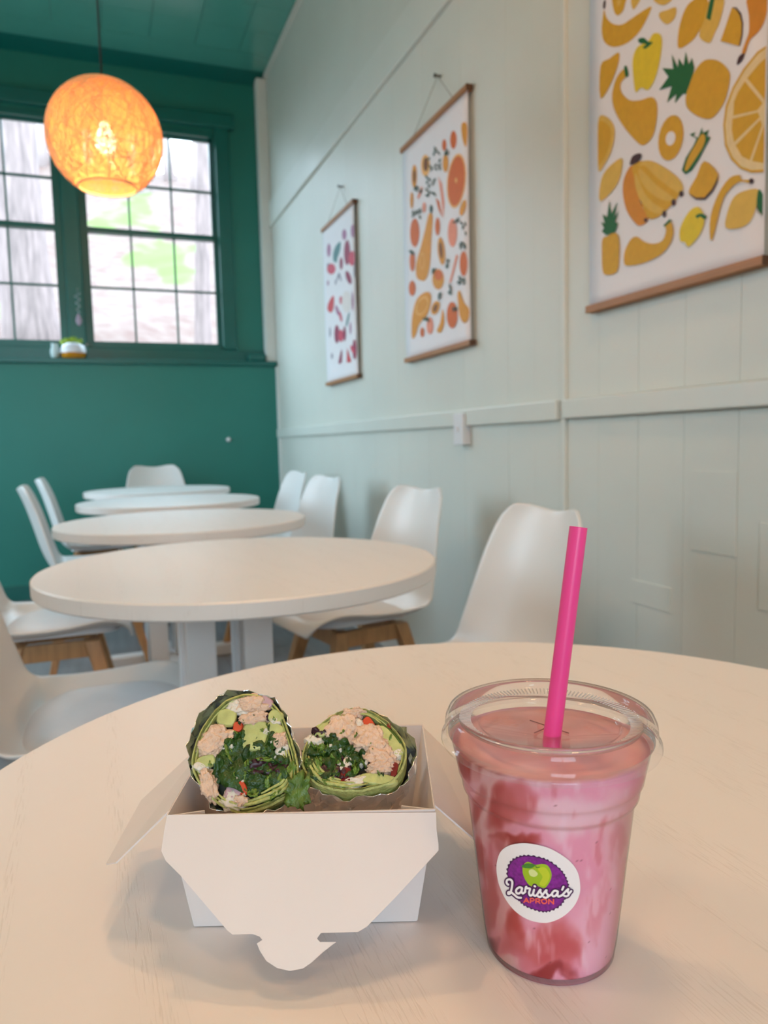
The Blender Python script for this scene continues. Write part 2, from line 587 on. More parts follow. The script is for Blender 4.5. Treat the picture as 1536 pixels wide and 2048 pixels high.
# casing around the pair of windows
struct(box_obj('trim_11', (0.885, BY - 0.03, GZ0 - 0.03), (0.985, BY + 0.001, GZ1 + 0.15), M_teal_trim, bev=0.006))
struct(box_obj('trim_12', (-1.16, BY - 0.03, GZ0 - 0.03), (-1.05, BY + 0.001, GZ1 + 0.15), M_teal_trim, bev=0.006))
struct(box_obj('trim_13', (-1.20, BY - 0.045, GZ1 + 0.06), (1.02, BY + 0.001, GZ1 + 0.16), M_teal_trim, bev=0.01))
struct(box_obj('trim_14', (-0.125, BY - 0.03, GZ0 - 0.03), (-0.022, BY + 0.001, GZ1 + 0.06), M_teal_trim, bev=0.006))
# teal painted block resting at the end of the ledge
cor = box_obj('painted_block', (1.045, BY - 0.10, LZ), (1.172, BY - 0.03, LZ + 0.055), M_teal_trim, bev=0.012)
tag(cor, 'small dark teal painted block at the corner end of the window ledge', 'block')

for wi, (xa, xb) in enumerate(wx):
    w = struct(empty('window_%d' % (wi + 1), ((xa + xb) / 2, BY, GZ0 - 0.02)))
    hw = (xb - xa) / 2
    H = GZ1 - GZ0
    z0 = 0.02
    fr = MB()
    for s in (-1, 1):
        a, b = sorted((s * hw, s * (hw + 0.035)))
        fr.box((a, -0.006, 0), (b, 0.10, H + 0.04))
    fr.box((-hw, -0.006, H + 0.02), (hw, 0.10, H + 0.06))
    fr.box((-hw, -0.02, -0.02), (hw, 0.10, 0.02))
    fr.build('window_frame', M_teal_trim, w)
    zm = 2.436 - GZ0 + 0.02
    cols = [-hw + (xb - xa) * k / 3 for k in (1, 2)]
    for nm, sz0, sz1, yy, rail in (('lower_sash', z0, zm + 0.015, 0.015, 2.060 - GZ0 + 0.02), ('upper_sash', zm - 0.015, z0 + H, 0.05, 2.758 - GZ0 + 0.02)):
        sm = MB()
        sm.box((-hw, yy, sz0), (-hw + 0.012, yy + 0.03, sz1)); sm.box((hw - 0.012, yy, sz0), (hw, yy + 0.03, sz1))
        if nm == 'lower_sash':
            sm.box((-hw, yy - 0.006, sz1 - 0.032), (hw, yy + 0.03, sz1)); sm.box((-hw, yy, sz0), (hw, yy + 0.03, sz0 + 0.012))
        else:
            sm.box((-hw, yy, sz1 - 0.012), (hw, yy + 0.03, sz1)); sm.box((-hw, yy, sz0), (hw, yy + 0.03, sz0 + 0.03))
        sash = sm.build(nm, M_teal_trim, w)
        for cx in cols:
            box_obj('muntin', (cx - 0.0065, yy + 0.004, sz0), (cx + 0.0065, yy + 0.026, sz1), M_teal_trim, sash)
        box_obj('muntin', (-hw, yy + 0.003, rail - 0.0065), (hw, yy + 0.027, rail + 0.0065), M_teal_trim, sash)
        xs = [-hw + 0.006] + cols + [hw - 0.006]
        zs = [sz0 + 0.006, rail, sz1 - 0.006]
        for a in range(3):
            for b in range(2):
                box_obj('pane', (xs[a], yy + 0.013, zs[b]), (xs[a + 1], yy + 0.016, zs[b + 1]), M_glass, sash)

# ---- white hook on the green wall
hk = MB()
hk.lathe([(0.0, 0.0), (0.016, 0.0), (0.016, 0.004), (0.006, 0.007), (0.006, 0.018), (0.011, 0.021), (0.011, 0.026), (0.0, 0.028)], 20)
ho = hk.build('wall_knob', M_switch, smooth=True, loc=(0.879, BY - 0.10, 1.022))
ho.rotation_euler = (math.radians(90), 0, 0)
tag(ho, 'small round white knob on the lower green wall', 'knob')

# ================================================================== OUTSIDE
def terr_h(x, y):
    d = y - 6.3
    h = 0.6 + max(0, d) * 0.42 + 0.02 * d * abs(d) * 0.15
    h += 0.35 * mnoise.noise(Vector((x * 0.35, y * 0.35, 1.7))) + 0.08 * mnoise.noise(Vector((x * 1.7, y * 1.7, 4.2)))
    return h


M_ground = bpy.data.materials.new('leaf_litter_and_grass')
M_ground.use_nodes = True
nt = M_ground.node_tree
bb = nt.nodes['Principled BSDF']; bb.inputs['Roughness'].default_value = 0.9
tc = nt.nodes.new('ShaderNodeTexCoord')
nz = nt.nodes.new('ShaderNodeTexNoise'); nz.inputs['Scale'].default_value = 5.0; nz.inputs['Detail'].default_value = 6
nt.links.new(tc.outputs['Object'], nz.inputs['Vector'])
rp = nt.nodes.new('ShaderNodeValToRGB')
rp.color_ramp.elements[0].position = 0.3; rp.color_ramp.elements[1].position = 0.65
rp.color_ramp.elements[0].color = (*s2l((92, 64, 56)), 1)
rp.color_ramp.elements[1].color = (*s2l((108, 88, 80)), 1)
nt.links.new(nz.outputs['Fac'], rp.inputs['Fac'])
at = nt.nodes.new('ShaderNodeAttribute'); at.attribute_name = 'grass'
nz2 = nt.nodes.new('ShaderNodeTexNoise'); nz2.inputs['Scale'].default_value = 2.5; nz2.inputs['Detail'].default_value = 5
nt.links.new(tc.outputs['Object'], nz2.inputs['Vector'])
ad = nt.nodes.new('ShaderNodeMath'); ad.operation = 'ADD'
nt.links.new(at.outputs['Fac'], ad.inputs[0]); nt.links.new(nz2.outputs['Fac'], ad.inputs[1])
mr = nt.nodes.new('ShaderNodeMapRange'); mr.inputs['From Min'].default_value = 0.85; mr.inputs['From Max'].default_value = 1.05
nt.links.new(ad.outputs[0], mr.inputs['Value'])
mx = nt.nodes.new('ShaderNodeMix'); mx.data_type = 'RGBA'
mx.inputs['B'].default_value = (*s2l((82, 100, 34)), 1)
nt.links.new(mr.outputs[0], mx.inputs['Factor']); nt.links.new(rp.outputs['Color'], mx.inputs['A'])
nt.links.new(mx.outputs['Result'], bb.inputs['Base Color'])
N = 90
gv = []; gf = []; gr = []
for j in range(N):
    for i in range(N):
        x = -9 + 18 * i / (N - 1) + (j / (N - 1)) * 0
        y = 5.75 + 20 * (j / (N - 1)) ** 1.4
        z = terr_h(x, y)
        gv.append((x, y, z))
        u, v = to_px((x, y, z))
        uu = u + 70 * mnoise.noise(Vector((u / 90, v / 70, 2.0))) + 30 * mnoise.noise(Vector((u / 35, v / 30, 5.0)))
        vv = v + 55 * mnoise.noise(Vector((u / 80, v / 80, 7.0))) + 25 * mnoise.noise(Vector((u / 30, v / 30, 9.0)))
        g = math.exp(-(((uu - 335) / 75.0) ** 2 + ((vv - 515) / 48.0) ** 2) ** 2) * 0.75
        g = max(g, 0.62 * math.exp(-(((uu - 235) / 85.0) ** 2 + ((vv - 440) / 42.0) ** 2) ** 2))
        g = max(g, math.exp(-(((u - 10) / 45.0) ** 2 + ((v - 620) / 45.0) ** 2)) * 0.45)
        gr.append(g)
for j in range(N - 1):
    for i in range(N - 1):
        a = j * N + i
        gf.append((a, a + 1, a + N + 1, a + N))
go = mesh_obj('hillside', gv, gf, M_ground, smooth=True)
ga = go.data.attributes.new('grass', 'FLOAT', 'POINT')
ga.data.foreach_set('value', gr)
struct(go)
M_yard = mat('paved_yard', (136, 132, 126), 0.9, var=0.2, scale=3)
struct(box_obj('ground', (-40, -40, -0.3), (40, 5.6, -0.07), M_yard))
struct(box_obj('ground_side', (-40, 5.6, -0.3), (-9, 40, -0.07), M_yard))
M_bark = mat('pale_bark', (126, 106, 102), 0.9, var=0.35, scale=6, stretch=(4, 4, 0.5), bump=0.5, bscale=8)
M_bark_glare = mat('glare_paled_bark', (160, 142, 138), 0.9, var=0.2, scale=6, stretch=(4, 4, 0.5))  # far trees' bark, outdoor glare put into its pale colour
M_twig = mat('bare_twig', (90, 86, 86), 0.9, var=0.2)


def tree(u, y, rad, h, lean, label, seed, bark=None):
    r = random.Random(seed)
    p = on_axis(u, 560, 1, y)
    x = float(p[0]); z = terr_h(x, y) - 0.15
    root = empty('bare_tree', (x, y, z))
    tag(root, label, 'tree', 'bare trees on the hillside')
    pts = []; rr = []
    for k in range(12):
        t = k / 11
        pts.append((lean * t * h + 0.12 * math.sin(t * 5 + seed), 0.1 * math.cos(t * 4 + seed), t * h))
        rr.append(rad * (1.0 + 0.5 * math.exp(-t * 14)) * (1 - 0.5 * t))
    mb = MB(); mb.tube(pts, rr, 14)
    mb.build('trunk', bark or M_bark, root, True)
    for b in range(4):
        t = 0.35 + 0.13 * b + r.random() * 0.05
        i0 = int(t * 11); q = Vector(pts[i0])
        a = r.random() * 6.28
        d = Vector((math.cos(a), math.sin(a) * 0.5, 0.5 + r.random() * 0.5))
        bp = [q + d * (k * h * 0.035) + Vector((0, 0, 0.01 * k * k)) for k in range(7)]
        m2 = MB(); m2.tube(bp, [rad * 0.32 * (1 - k / 7.5) for k in range(7)], 7)
        m2.build('branch', M_twig, root, True)


tree(60, 9.0, 0.26, 9, 0.02, 'thick pale tree trunk outside the left-hand sash window beside the mullion', 3)
tree(420, 8.4, 0.085, 9, -0.012, 'slim pale tree trunk outside behind the right edge of the window glass', 5)
tree(10, 12.5, 0.22, 10, 0.03, 'leaning tree trunk farther up the slope behind the thick trunk', 11)
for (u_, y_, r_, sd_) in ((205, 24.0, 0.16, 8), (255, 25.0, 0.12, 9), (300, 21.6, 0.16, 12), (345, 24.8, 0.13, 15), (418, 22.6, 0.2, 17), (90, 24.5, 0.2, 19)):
    tree(u_, y_, r_, 11, 0.01 * (sd_ % 5 - 2), 'thin far tree along the top of the slope behind the grass patch', sd_, M_bark_glare)

# ================================================================== TABLES
TABLES = [(0.258, 0.41), (0.270, 1.535), (0.256, 2.530), (0.300, 3.500), (0.318, 4.430)]
TLAB = ['round white ash-grain cafe table carrying the paper box and the smoothie',
        'round white cafe table next behind the table with the food',
        'round white cafe table under the woven pendant lamp, third in the row',
        'round white cafe table second nearest the green window wall',
        'round white cafe table nearest the green window wall, last of the row']
TR = 0.40


def make_table():
    root = empty('round_table')
    mb = MB()
    mb.lathe([(0.0, -0.030), (TR - 0.003, -0.030), (TR, -0.027), (TR, -0.003), (TR - 0.003, 0.0), (0.0, 0.0)], 160)
    top = mb.build('table_top', M_tabletop, root, True, loc=(0, 0, TABLE_Z))
    md = top.modifiers.new('es', 'EDGE_SPLIT'); md.split_angle = math.radians(40)
    for sx in (-1, 1):
        for sy in (-1, 1):
            l = MB()
            cx, cy = sx * 0.056 - 0.045, sy * 0.056
            l.box((cx - 0.029, cy - 0.029, 0.05), (cx + 0.029, cy + 0.029, TABLE_Z - 0.045))
            bevel(l.build('leg', M_tableleg, root), 0.004)
    box_obj('mounting_plate', (-0.17, -0.17, TABLE_Z - 0.047), (0.17, 0.17, TABLE_Z - 0.030), M_tableleg, root, 0.004)
    box_obj('foot_bar', (-0.345, -0.035, 0.0), (0.255, 0.035, 0.051), M_tableleg, root, 0.006)
    box_obj('foot_bar', (-0.080, -0.30, 0.0), (-0.010, 0.30, 0.0508), M_tableleg, root, 0.006)
    return root


proto_table = make_table()
for i, ((x, y), lab) in enumerate(zip(TABLES, TLAB)):
    t = proto_table if i == 0 else copy_tree(proto_table)
    t.location = (x, y, 0)
    t.rotation_euler = (0, 0, math.radians([0, 0, 0, 3, -4][i]))
    tag(t, lab, 'table', 'round cafe tables in a row')

# ================================================================== CHAIRS
PROF = [(0.228, 0.398), (0.214, 0.424), (0.165, 0.430), (0.06, 0.418), (-0.05, 0.414), (-0.125, 0.426), (-0.178, 0.468),
        (-0.212, 0.540), (-0.236, 0.630), (-0.262, 0.725), (-0.284, 0.790), (-0.296, 0.820)]
HW = [0.13, 0.185, 0.222, 0.240, 0.240, 0.238, 0.236, 0.226, 0.208, 0.186, 0.166, 0.130]


def make_chair():
    root = empty('shell_chair')
    prof = catmull(PROF, 3, closed=False)
    hw = catmull([(w, 0) for w in HW], 3, closed=False)
    n = len(prof); M = 16
    V = []; Fc = []
    for i, (py, pz) in enumerate(prof):
        s = i / (n - 1)
        w = hw[i][0]
        back = min(1, max(0, (s - 0.42) / 0.2))
        for j in range(M + 1):
            t = -1 + 2 * j / M
            x = w * t
            y = py + back * 0.046 * abs(t) ** 2.2 * (1.0 - 0.25 * max(0, s - 0.8) * 5)
            z = pz + (1 - back) * 0.050 * abs(t) ** 3.0 * min(1, s * 5)
            if s > 0.8:
                z += (s - 0.8) * 5 * 0.020 * (math.cos(math.pi * t * 1.15) * -0.35)
            V.append((x, y, z))
    for i in range(n - 1):
        for j in range(M):
            a = i * (M + 1) + j
            Fc.append((a, a + 1, a + M + 2, a + M + 1))
    sh = mesh_obj('seat_shell', V, Fc, M_plastic, root, True)
    so = sh.modifiers.new('thick', 'SOLIDIFY'); so.thickness = 0.009; so.offset = -1
    sb = sh.modifiers.new('sub', 'SUBSURF'); sb.levels = 1; sb.render_levels = 1
    # cushion pad
    V = []; Fc = []
    NR, NA = 7, 40
    for i in range(NR + 1):
        q = i / NR
        for k in range(NA):
            a = 2 * math.pi * k / NA
            ca, sa = math.cos(a), math.sin(a)
            e = 0.62
            ux = math.copysign(abs(ca) ** e, ca) * 0.190; uy = math.copysign(abs(sa) ** e, sa) * 0.168
            rr = math.sin(q * math.pi / 2) if q < 1 else 1
            zz = 0.424 + 0.042 * (1 - rr ** 5) ** 0.5 * (0.75 + 0.25 * (1 - rr)) + 0.012 * abs(rr * ca) ** 3
            V.append((ux * rr, 0.035 + uy * rr, zz))
    for i in range(NR):
        for k in range(NA):
            k2 = (k + 1) % NA
            Fc.append((i * NA + k, (i + 1) * NA + k, (i + 1) * NA + k2, i * NA + k2))
    mesh_obj('seat_cushion', V, Fc, M_cushion, root, True)
    # wooden base
    tops = []
    for sx in (-1, 1):
        for sy in (-1, 1):
            tx, ty = sx * 0.118, sy * 0.105 + 0.01
            bx_, by_ = sx * 0.215, sy * 0.205 + 0.005
            a, b = 0.023, 0.014
            l = MB()
            v = [(bx_ - b, by_ - b, 0), (bx_ + b, by_ - b, 0), (bx_ + b, by_ + b, 0), (bx_ - b, by_ + b, 0),
                 (tx - a, ty - a, 0.405), (tx + a, ty - a, 0.405), (tx + a, ty + a, 0.405), (tx - a, ty + a, 0.405)]
            l.hexa(v)
            bevel(l.build('leg', M_beech, root), 0.004)
    for sy in (-1, 1):
        box_obj('apron', (-0.118, sy * 0.108 + 0.01 - 0.010, 0.352), (0.118, sy * 0.108 + 0.01 + 0.010, 0.404), M_beech, root, 0.003)
    for sx in (-1, 1):
        box_obj('apron', (sx * 0.121 - 0.010, -0.095, 0.352), (sx * 0.121 + 0.010, 0.115, 0.404), M_beech, root, 0.003)
    return root


# local +y is the sitting direction.  (x, y, heading in degrees, z scale, label)
CH = [
    (0.68, 1.44, 90, 1.0, 'white shell chair against the sage wall, directly behind the pink straw'),
    (0.76, 2.28, 100, 1.0, 'white shell chair by the sage wall beside the table under the pendant lamp'),
    (0.76, 3.36, 100, 1.0, 'white shell chair by the sage wall beside the second table from the window wall'),
    (0.79, 4.06, 95, 1.0, 'white shell chair by the sage wall beside the table nearest the window wall'),
    (-0.035, 1.58, -92, 1.0, 'white shell chair across from the sage wall at the table next behind the food'),
    (-0.16, 2.52, -90, 1.0, 'white shell chair across from the sage wall at the third table, seat showing'),
    (-0.04, 3.62, -88, 1.0, 'white shell chair across from the sage wall, second nearest the green wall, back showing whole'),
    (-0.03, 4.50, -90, 1.0, 'white shell chair across from the sage wall, nearest the green wall, mostly hidden'),
    (0.36, 5.00, 180, 1.04, 'white shell chair at the head of the row with its back to the green wall'),
]
proto_chair = make_chair()
for i, (x, y, a, sz, lab) in enumerate(CH):
    c = proto_chair if i == 0 else copy_tree(proto_chair)
    c.location = (x, y, 0)
    c.rotation_euler = (0, 0, math.radians(a))
    c.scale = (1, 1, sz)
    tag(c, lab, 'chair', 'white shell chairs around the tables')

# ================================================================== PENDANT LAMPS
LR = 0.170
M_thread = None


def thread_mat():
    m = bpy.data.materials.new('woven_thread_shell')
    m.use_nodes = True
    nt = m.node_tree
    for n in list(nt.nodes):
        nt.nodes.remove(n)
    out = nt.nodes.new('ShaderNodeOutputMaterial')
    tl = nt.nodes.new('ShaderNodeBsdfTranslucent'); tl.inputs['Color'].default_value = (*s2l((232, 164, 106)), 1)
    df = nt.nodes.new('ShaderNodeBsdfDiffuse'); df.inputs['Color'].default_value = (*s2l((230, 180, 124)), 1)
    m1 = nt.nodes.new('ShaderNodeMixShader'); m1.inputs['Fac'].default_value = 0.35
    nt.links.new(tl.outputs[0], m1.inputs[1]); nt.links.new(df.outputs[0], m1.inputs[2])
    tp = nt.nodes.new('ShaderNodeBsdfTransparent')
    tc = nt.nodes.new('ShaderNodeTexCoord')
    nz = nt.nodes.new('ShaderNodeTexNoise'); nz.inputs['Scale'].default_value = 52; nz.inputs['Detail'].default_value = 3
    nz.inputs['Distortion'].default_value = 2.0
    nt.links.new(tc.outputs['Object'], nz.inputs['Vector'])
    mr = nt.nodes.new('ShaderNodeMapRange')
    mr.inputs['From Min'].default_value = 0.38; mr.inputs['From Max'].default_value = 0.62
    mr.inputs['To Min'].default_value = 0.02; mr.inputs['To Max'].default_value = 0.30
    nt.links.new(nz.outputs['Fac'], mr.inputs['Value'])
    m2 = nt.nodes.new('ShaderNodeMixShader')
    nt.links.new(mr.outputs[0], m2.inputs['Fac'])
    nt.links.new(m1.outputs[0], m2.inputs[1]); nt.links.new(tp.outputs[0], m2.inputs[2])
    nt.links.new(m2.outputs[0], out.inputs['Surface'])
    return m


def emit_mat(name, col, strength):
    m = bpy.data.materials.new(name)
    m.use_nodes = True
    nt = m.node_tree
    for n in list(nt.nodes):
        nt.nodes.remove(n)
    out = nt.nodes.new('ShaderNodeOutputMaterial')
    e = nt.nodes.new('ShaderNodeEmission')
    e.inputs['Color'].default_value = (*col, 1); e.inputs['Strength'].default_value = strength
    nt.links.new(e.outputs[0], out.inputs[0])
    return m


def make_pendant():
    root = empty('pendant_lamp')
    r = random.Random(3)
    zb = -0.86 * LR
    # thin fibre shell, open at the bottom
    prof = []
    for k in range(29):
        a = math.pi / 2 - 0.05 - (math.pi / 2 - 0.05 + math.asin(0.86)) * k / 28
        prof.append((LR * math.cos(a), LR * math.sin(a)))
    mb = MB(); mb.lathe(prof, 64)
    mb.build('shade', thread_mat(), root, True)
    th = MB()
    for k in range(150):
        ax = Vector((r.gauss(0, 1), r.gauss(0, 1), r.gauss(0, 0.55))).normalized()
        off = r.uniform(-0.75, 0.75) * LR
        e1 = ax.orthogonal().normalized(); e2 = ax.cross(e1)
        R2 = LR * 1.006
        cr = math.sqrt(max(1e-6, R2 * R2 - off * off))
        seg = 56
        cur = []
        for i in range(seg + 1):
            a = 2 * math.pi * i / seg
            p = ax * off + (e1 * math.cos(a) + e2 * math.sin(a)) * cr
            if p.z < zb:
                if len(cur) > 2: th.tube(cur, 0.0009, 4)
                cur = []
            else:
                cur.append(p)
        if len(cur) > 2: th.tube(cur, 0.0009, 4)
    ring = [(LR * 0.51 * math.cos(a), LR * 0.51 * math.sin(a), zb) for a in [2 * math.pi * i / 48 for i in range(48)]]
    th.tube(ring, 0.0035, 6, closed=True)
    to = th.build('thread_winding', mat('pale_thread', (246, 208, 156), 0.8, var=0.1, scale=80), root)
    to['kind'] = 'stuff'
    b = MB()
    b.lathe([(0.0, -0.045), (0.012, -0.043), (0.024, -0.034), (0.030, -0.018), (0.029, -0.002), (0.022, 0.016), (0.014, 0.032), (0.013, 0.045)], 20)
    b.build('bulb', emit_mat('glowing_bulb', (1.0, 0.80, 0.50), 16.0), root, True)
    s = MB(); s.lathe([(0.0, 0.1), (0.017, 0.1), (0.017, 0.045), (0.0, 0.045)], 16)
    s.build('socket', M_brass, root, True)
    c = MB(); c.tube([(0, 0, 0.09), (0, 0, 0.9), (0, 0, CZ - 1.93)], 0.003, 6)
    c.build('cord', M_cord, root, True)
    k = MB(); k.lathe([(0.0, CZ - 1.93 - 0.02), (0.045, CZ - 1.93 - 0.018), (0.05, CZ - 1.93), (0.0, CZ - 1.93)], 24)
    k.build('ceiling_rose', M_teal_trim, root, True)
    ld = bpy.data.lights.new('bulb_light', 'POINT')
    ld.energy = LAMP_POWER; ld.color = LAMP_COLOR; ld.shadow_soft_size = 0.035
    lo = bpy.data.objects.new('bulb_light', ld); lo.parent = root; lo.location = (0, 0, -0.052)
    ld.shadow_soft_size = 0.02
    COL.objects.link(lo)
    return root


pend = make_pendant()
for i, (x, y, lab) in enumerate([(0.079, 2.53, 'glowing woven thread globe pendant lamp hanging before the window'),
                                 (0.079, 1.02, 'added woven thread globe pendant lamp hanging beyond the food table'),
                                 (0.45, -0.75, 'added woven thread globe pendant lamp hanging near the rear wall')]):
    p = pend if i == 0 else copy_tree(pend)  # only the first hangs in view; the copies are added for their light
    p.location = (x, y, 1.93)
    p.rotation_euler = (0, 0, 0.7 * i)
    tag(p, lab, 'lamp', 'woven globe pendants')
    if i == 1:
        for q in [q for q in bpy.data.objects if q.parent == p and q.type == 'LIGHT']:
            q.data = q.data.copy(); q.data.energy = 7.5

# flush ceiling domes out of view, added as warm fill light
def make_added_dome():
    root = empty('added_ceiling_light')
    mb = MB(); mb.lathe([(0.0, -0.10), (0.08, -0.095), (0.14, -0.075), (0.175, -0.04), (0.18, -0.02)], 40)
    mb.build('added_diffuser', emit_mat('added_fill_glow', (1.0, 0.585, 0.32), ADDED_DOME_STRENGTH), root, True)
    mb = MB(); mb.lathe([(0.18, -0.022), (0.195, -0.022), (0.195, 0.0), (0.0, 0.0)], 40)
    mb.build('added_dome_rim', M_white_trim, root, True)
    return root


dome = make_added_dome()
for i, (x, y, lab) in enumerate([(-1.7, 0.9, 'added round warm ceiling light over the open side of the room'), (-1.7, -1.2, 'added round warm ceiling light near the rear corner away from the sage wall'),
                                 (0.3, -1.5, 'added round warm ceiling light near the added rear window'), (0.35, 0.75, 'added round warm ceiling light above the food table')]):
    p = dome if i == 0 else copy_tree(dome)
    p.location = (x, y, CZ)
    tag(p, lab, 'ceiling light', 'added flush ceiling lights')

# ================================================================== POSTERS
PX = WX - 0.020


def poster(y0, y1, z0, z1, apex_px, label, prints, origin, scale):
    """y0<y1 (y1 is the edge away from the camera)."""
    cy = (y0 + y1) / 2
    root = empty('hanging_poster', (WX - 0.002, cy, z0))
    tag(root, label, 'poster')
    hwid = (y1 - y0) / 2
    H = z1 - z0

    def bow(yl, zl):      # gentle curl of the paper away from the wall, local x
        t = zl / H
        return -0.0165 - 0.0020 * math.sin(math.pi * t) - 0.0010 * abs(yl / hwid) ** 3 * math.sin(math.pi * t)
    V = []; Fc = []
    NY, NZ = 10, 24
    for k in range(NZ + 1):
        for j in range(NY + 1):
            yl = -hwid + 2 * hwid * j / NY; zl = 0.008 + (H - 0.016) * k / NZ
            V.append((bow(yl, zl), yl * 0.992, zl))
    for k in range(NZ):
        for j in range(NY):
            a = k * (NY + 1) + j
            Fc.append((a, a + NY + 1, a + NY + 2, a + 1))
    pap = mesh_obj('paper', V, Fc, M_paper, root, True)
    sd = pap.modifiers.new('th', 'SOLIDIFY'); sd.thickness = 0.0006; sd.offset = 0
    # printed shapes
    mats = []; idx = {}
    mb = MB()
    ox, oy = origin
    for li, (col, kind, data) in enumerate(prints):
        if col not in idx:
            idx[col] = len(mats)
            mats.append(mat('print_%d_%d_%d' % col, col, 0.6, var=0.06, scale=60))
        if kind == 'e':
            cx, cy_, rx, ry = data[:4]; rot = math.radians(data[4]) if len(data) > 4 else 0
            pts = [(cx + rx * math.cos(a) * math.cos(rot) - ry * math.sin(a) * math.sin(rot),
                    cy_ + rx * math.cos(a) * math.sin(rot) + ry * math.sin(a) * math.cos(rot)) for a in [2 * math.pi * q / 20 for q in range(20)]]
        elif kind == 's':
            pts = [tuple(q) for q in catmull(data, 3)]
        else:
            pts = data
        W3 = []
        for (a, b) in pts:
            P = on_axis(ox + a / scale, oy + b / scale, 0, WX - 0.024)
            yl = min(max(P[1] - cy, -hwid * 0.985), hwid * 0.985); zl = min(max(P[2] - z0, 0.012), H - 0.012)
            W3.append((bow(yl, zl) - 0.0009 - 0.00004 * li, yl, zl))
        n0 = len(mb.v)
        mb.add(W3, [tuple(range(len(W3)))], idx[col])
    # triangulate the print so bowed outlines stay well formed
    po = mb.build('print', mats, root)
    bm = bmesh.new(); bm.from_mesh(po.data)
    bmesh.ops.triangulate(bm, faces=bm.faces[:], ngon_method='EAR_CLIP')
    bm.to_mesh(po.data); bm.free()
    for zl in (0.0, H - 0.018):
        for xl in (-0.012, -0.027):
            r = MB(); r.box((xl, -hwid - 0.004, zl), (xl + 0.0105, hwid + 0.004, zl + 0.019), 0)
            ro = r.build('hanger_rail', M_oak, root); bevel(ro, 0.002)
        e = MB()
        e.box((-0.0275, -hwid - 0.0052, zl + 0.0005), (-0.001, -hwid - 0.0038, zl + 0.0185))
        e.build('rail_end', M_oak_end, root)
    ap = on_axis(apex_px[0], apex_px[1], 0, WX - 0.01)
    ay, az = ap[1] - cy, ap[2] - z0
    if az < H + 0.03:
        ay, az = 0.0, H + 0.13
    s = MB(); s.tube([(-0.018, -hwid * 0.62, H), (-0.012, ay, az)], 0.0012, 5); s.tube([(-0.012, ay, az), (-0.018, hwid * 0.62, H)], 0.0012, 5)
    s.build('string', M_string, root)
    nl = MB(); nl.tube([(0.002, ay, az), (-0.022, ay, az)], 0.004, 8); nl.tube([(-0.022, ay, az), (-0.025, ay, az)], 0.008, 10)
    nl.build('nail', mat('dark_nail', (70, 62, 50), 0.4, metal=0.6, var=0.1), root)
    return root


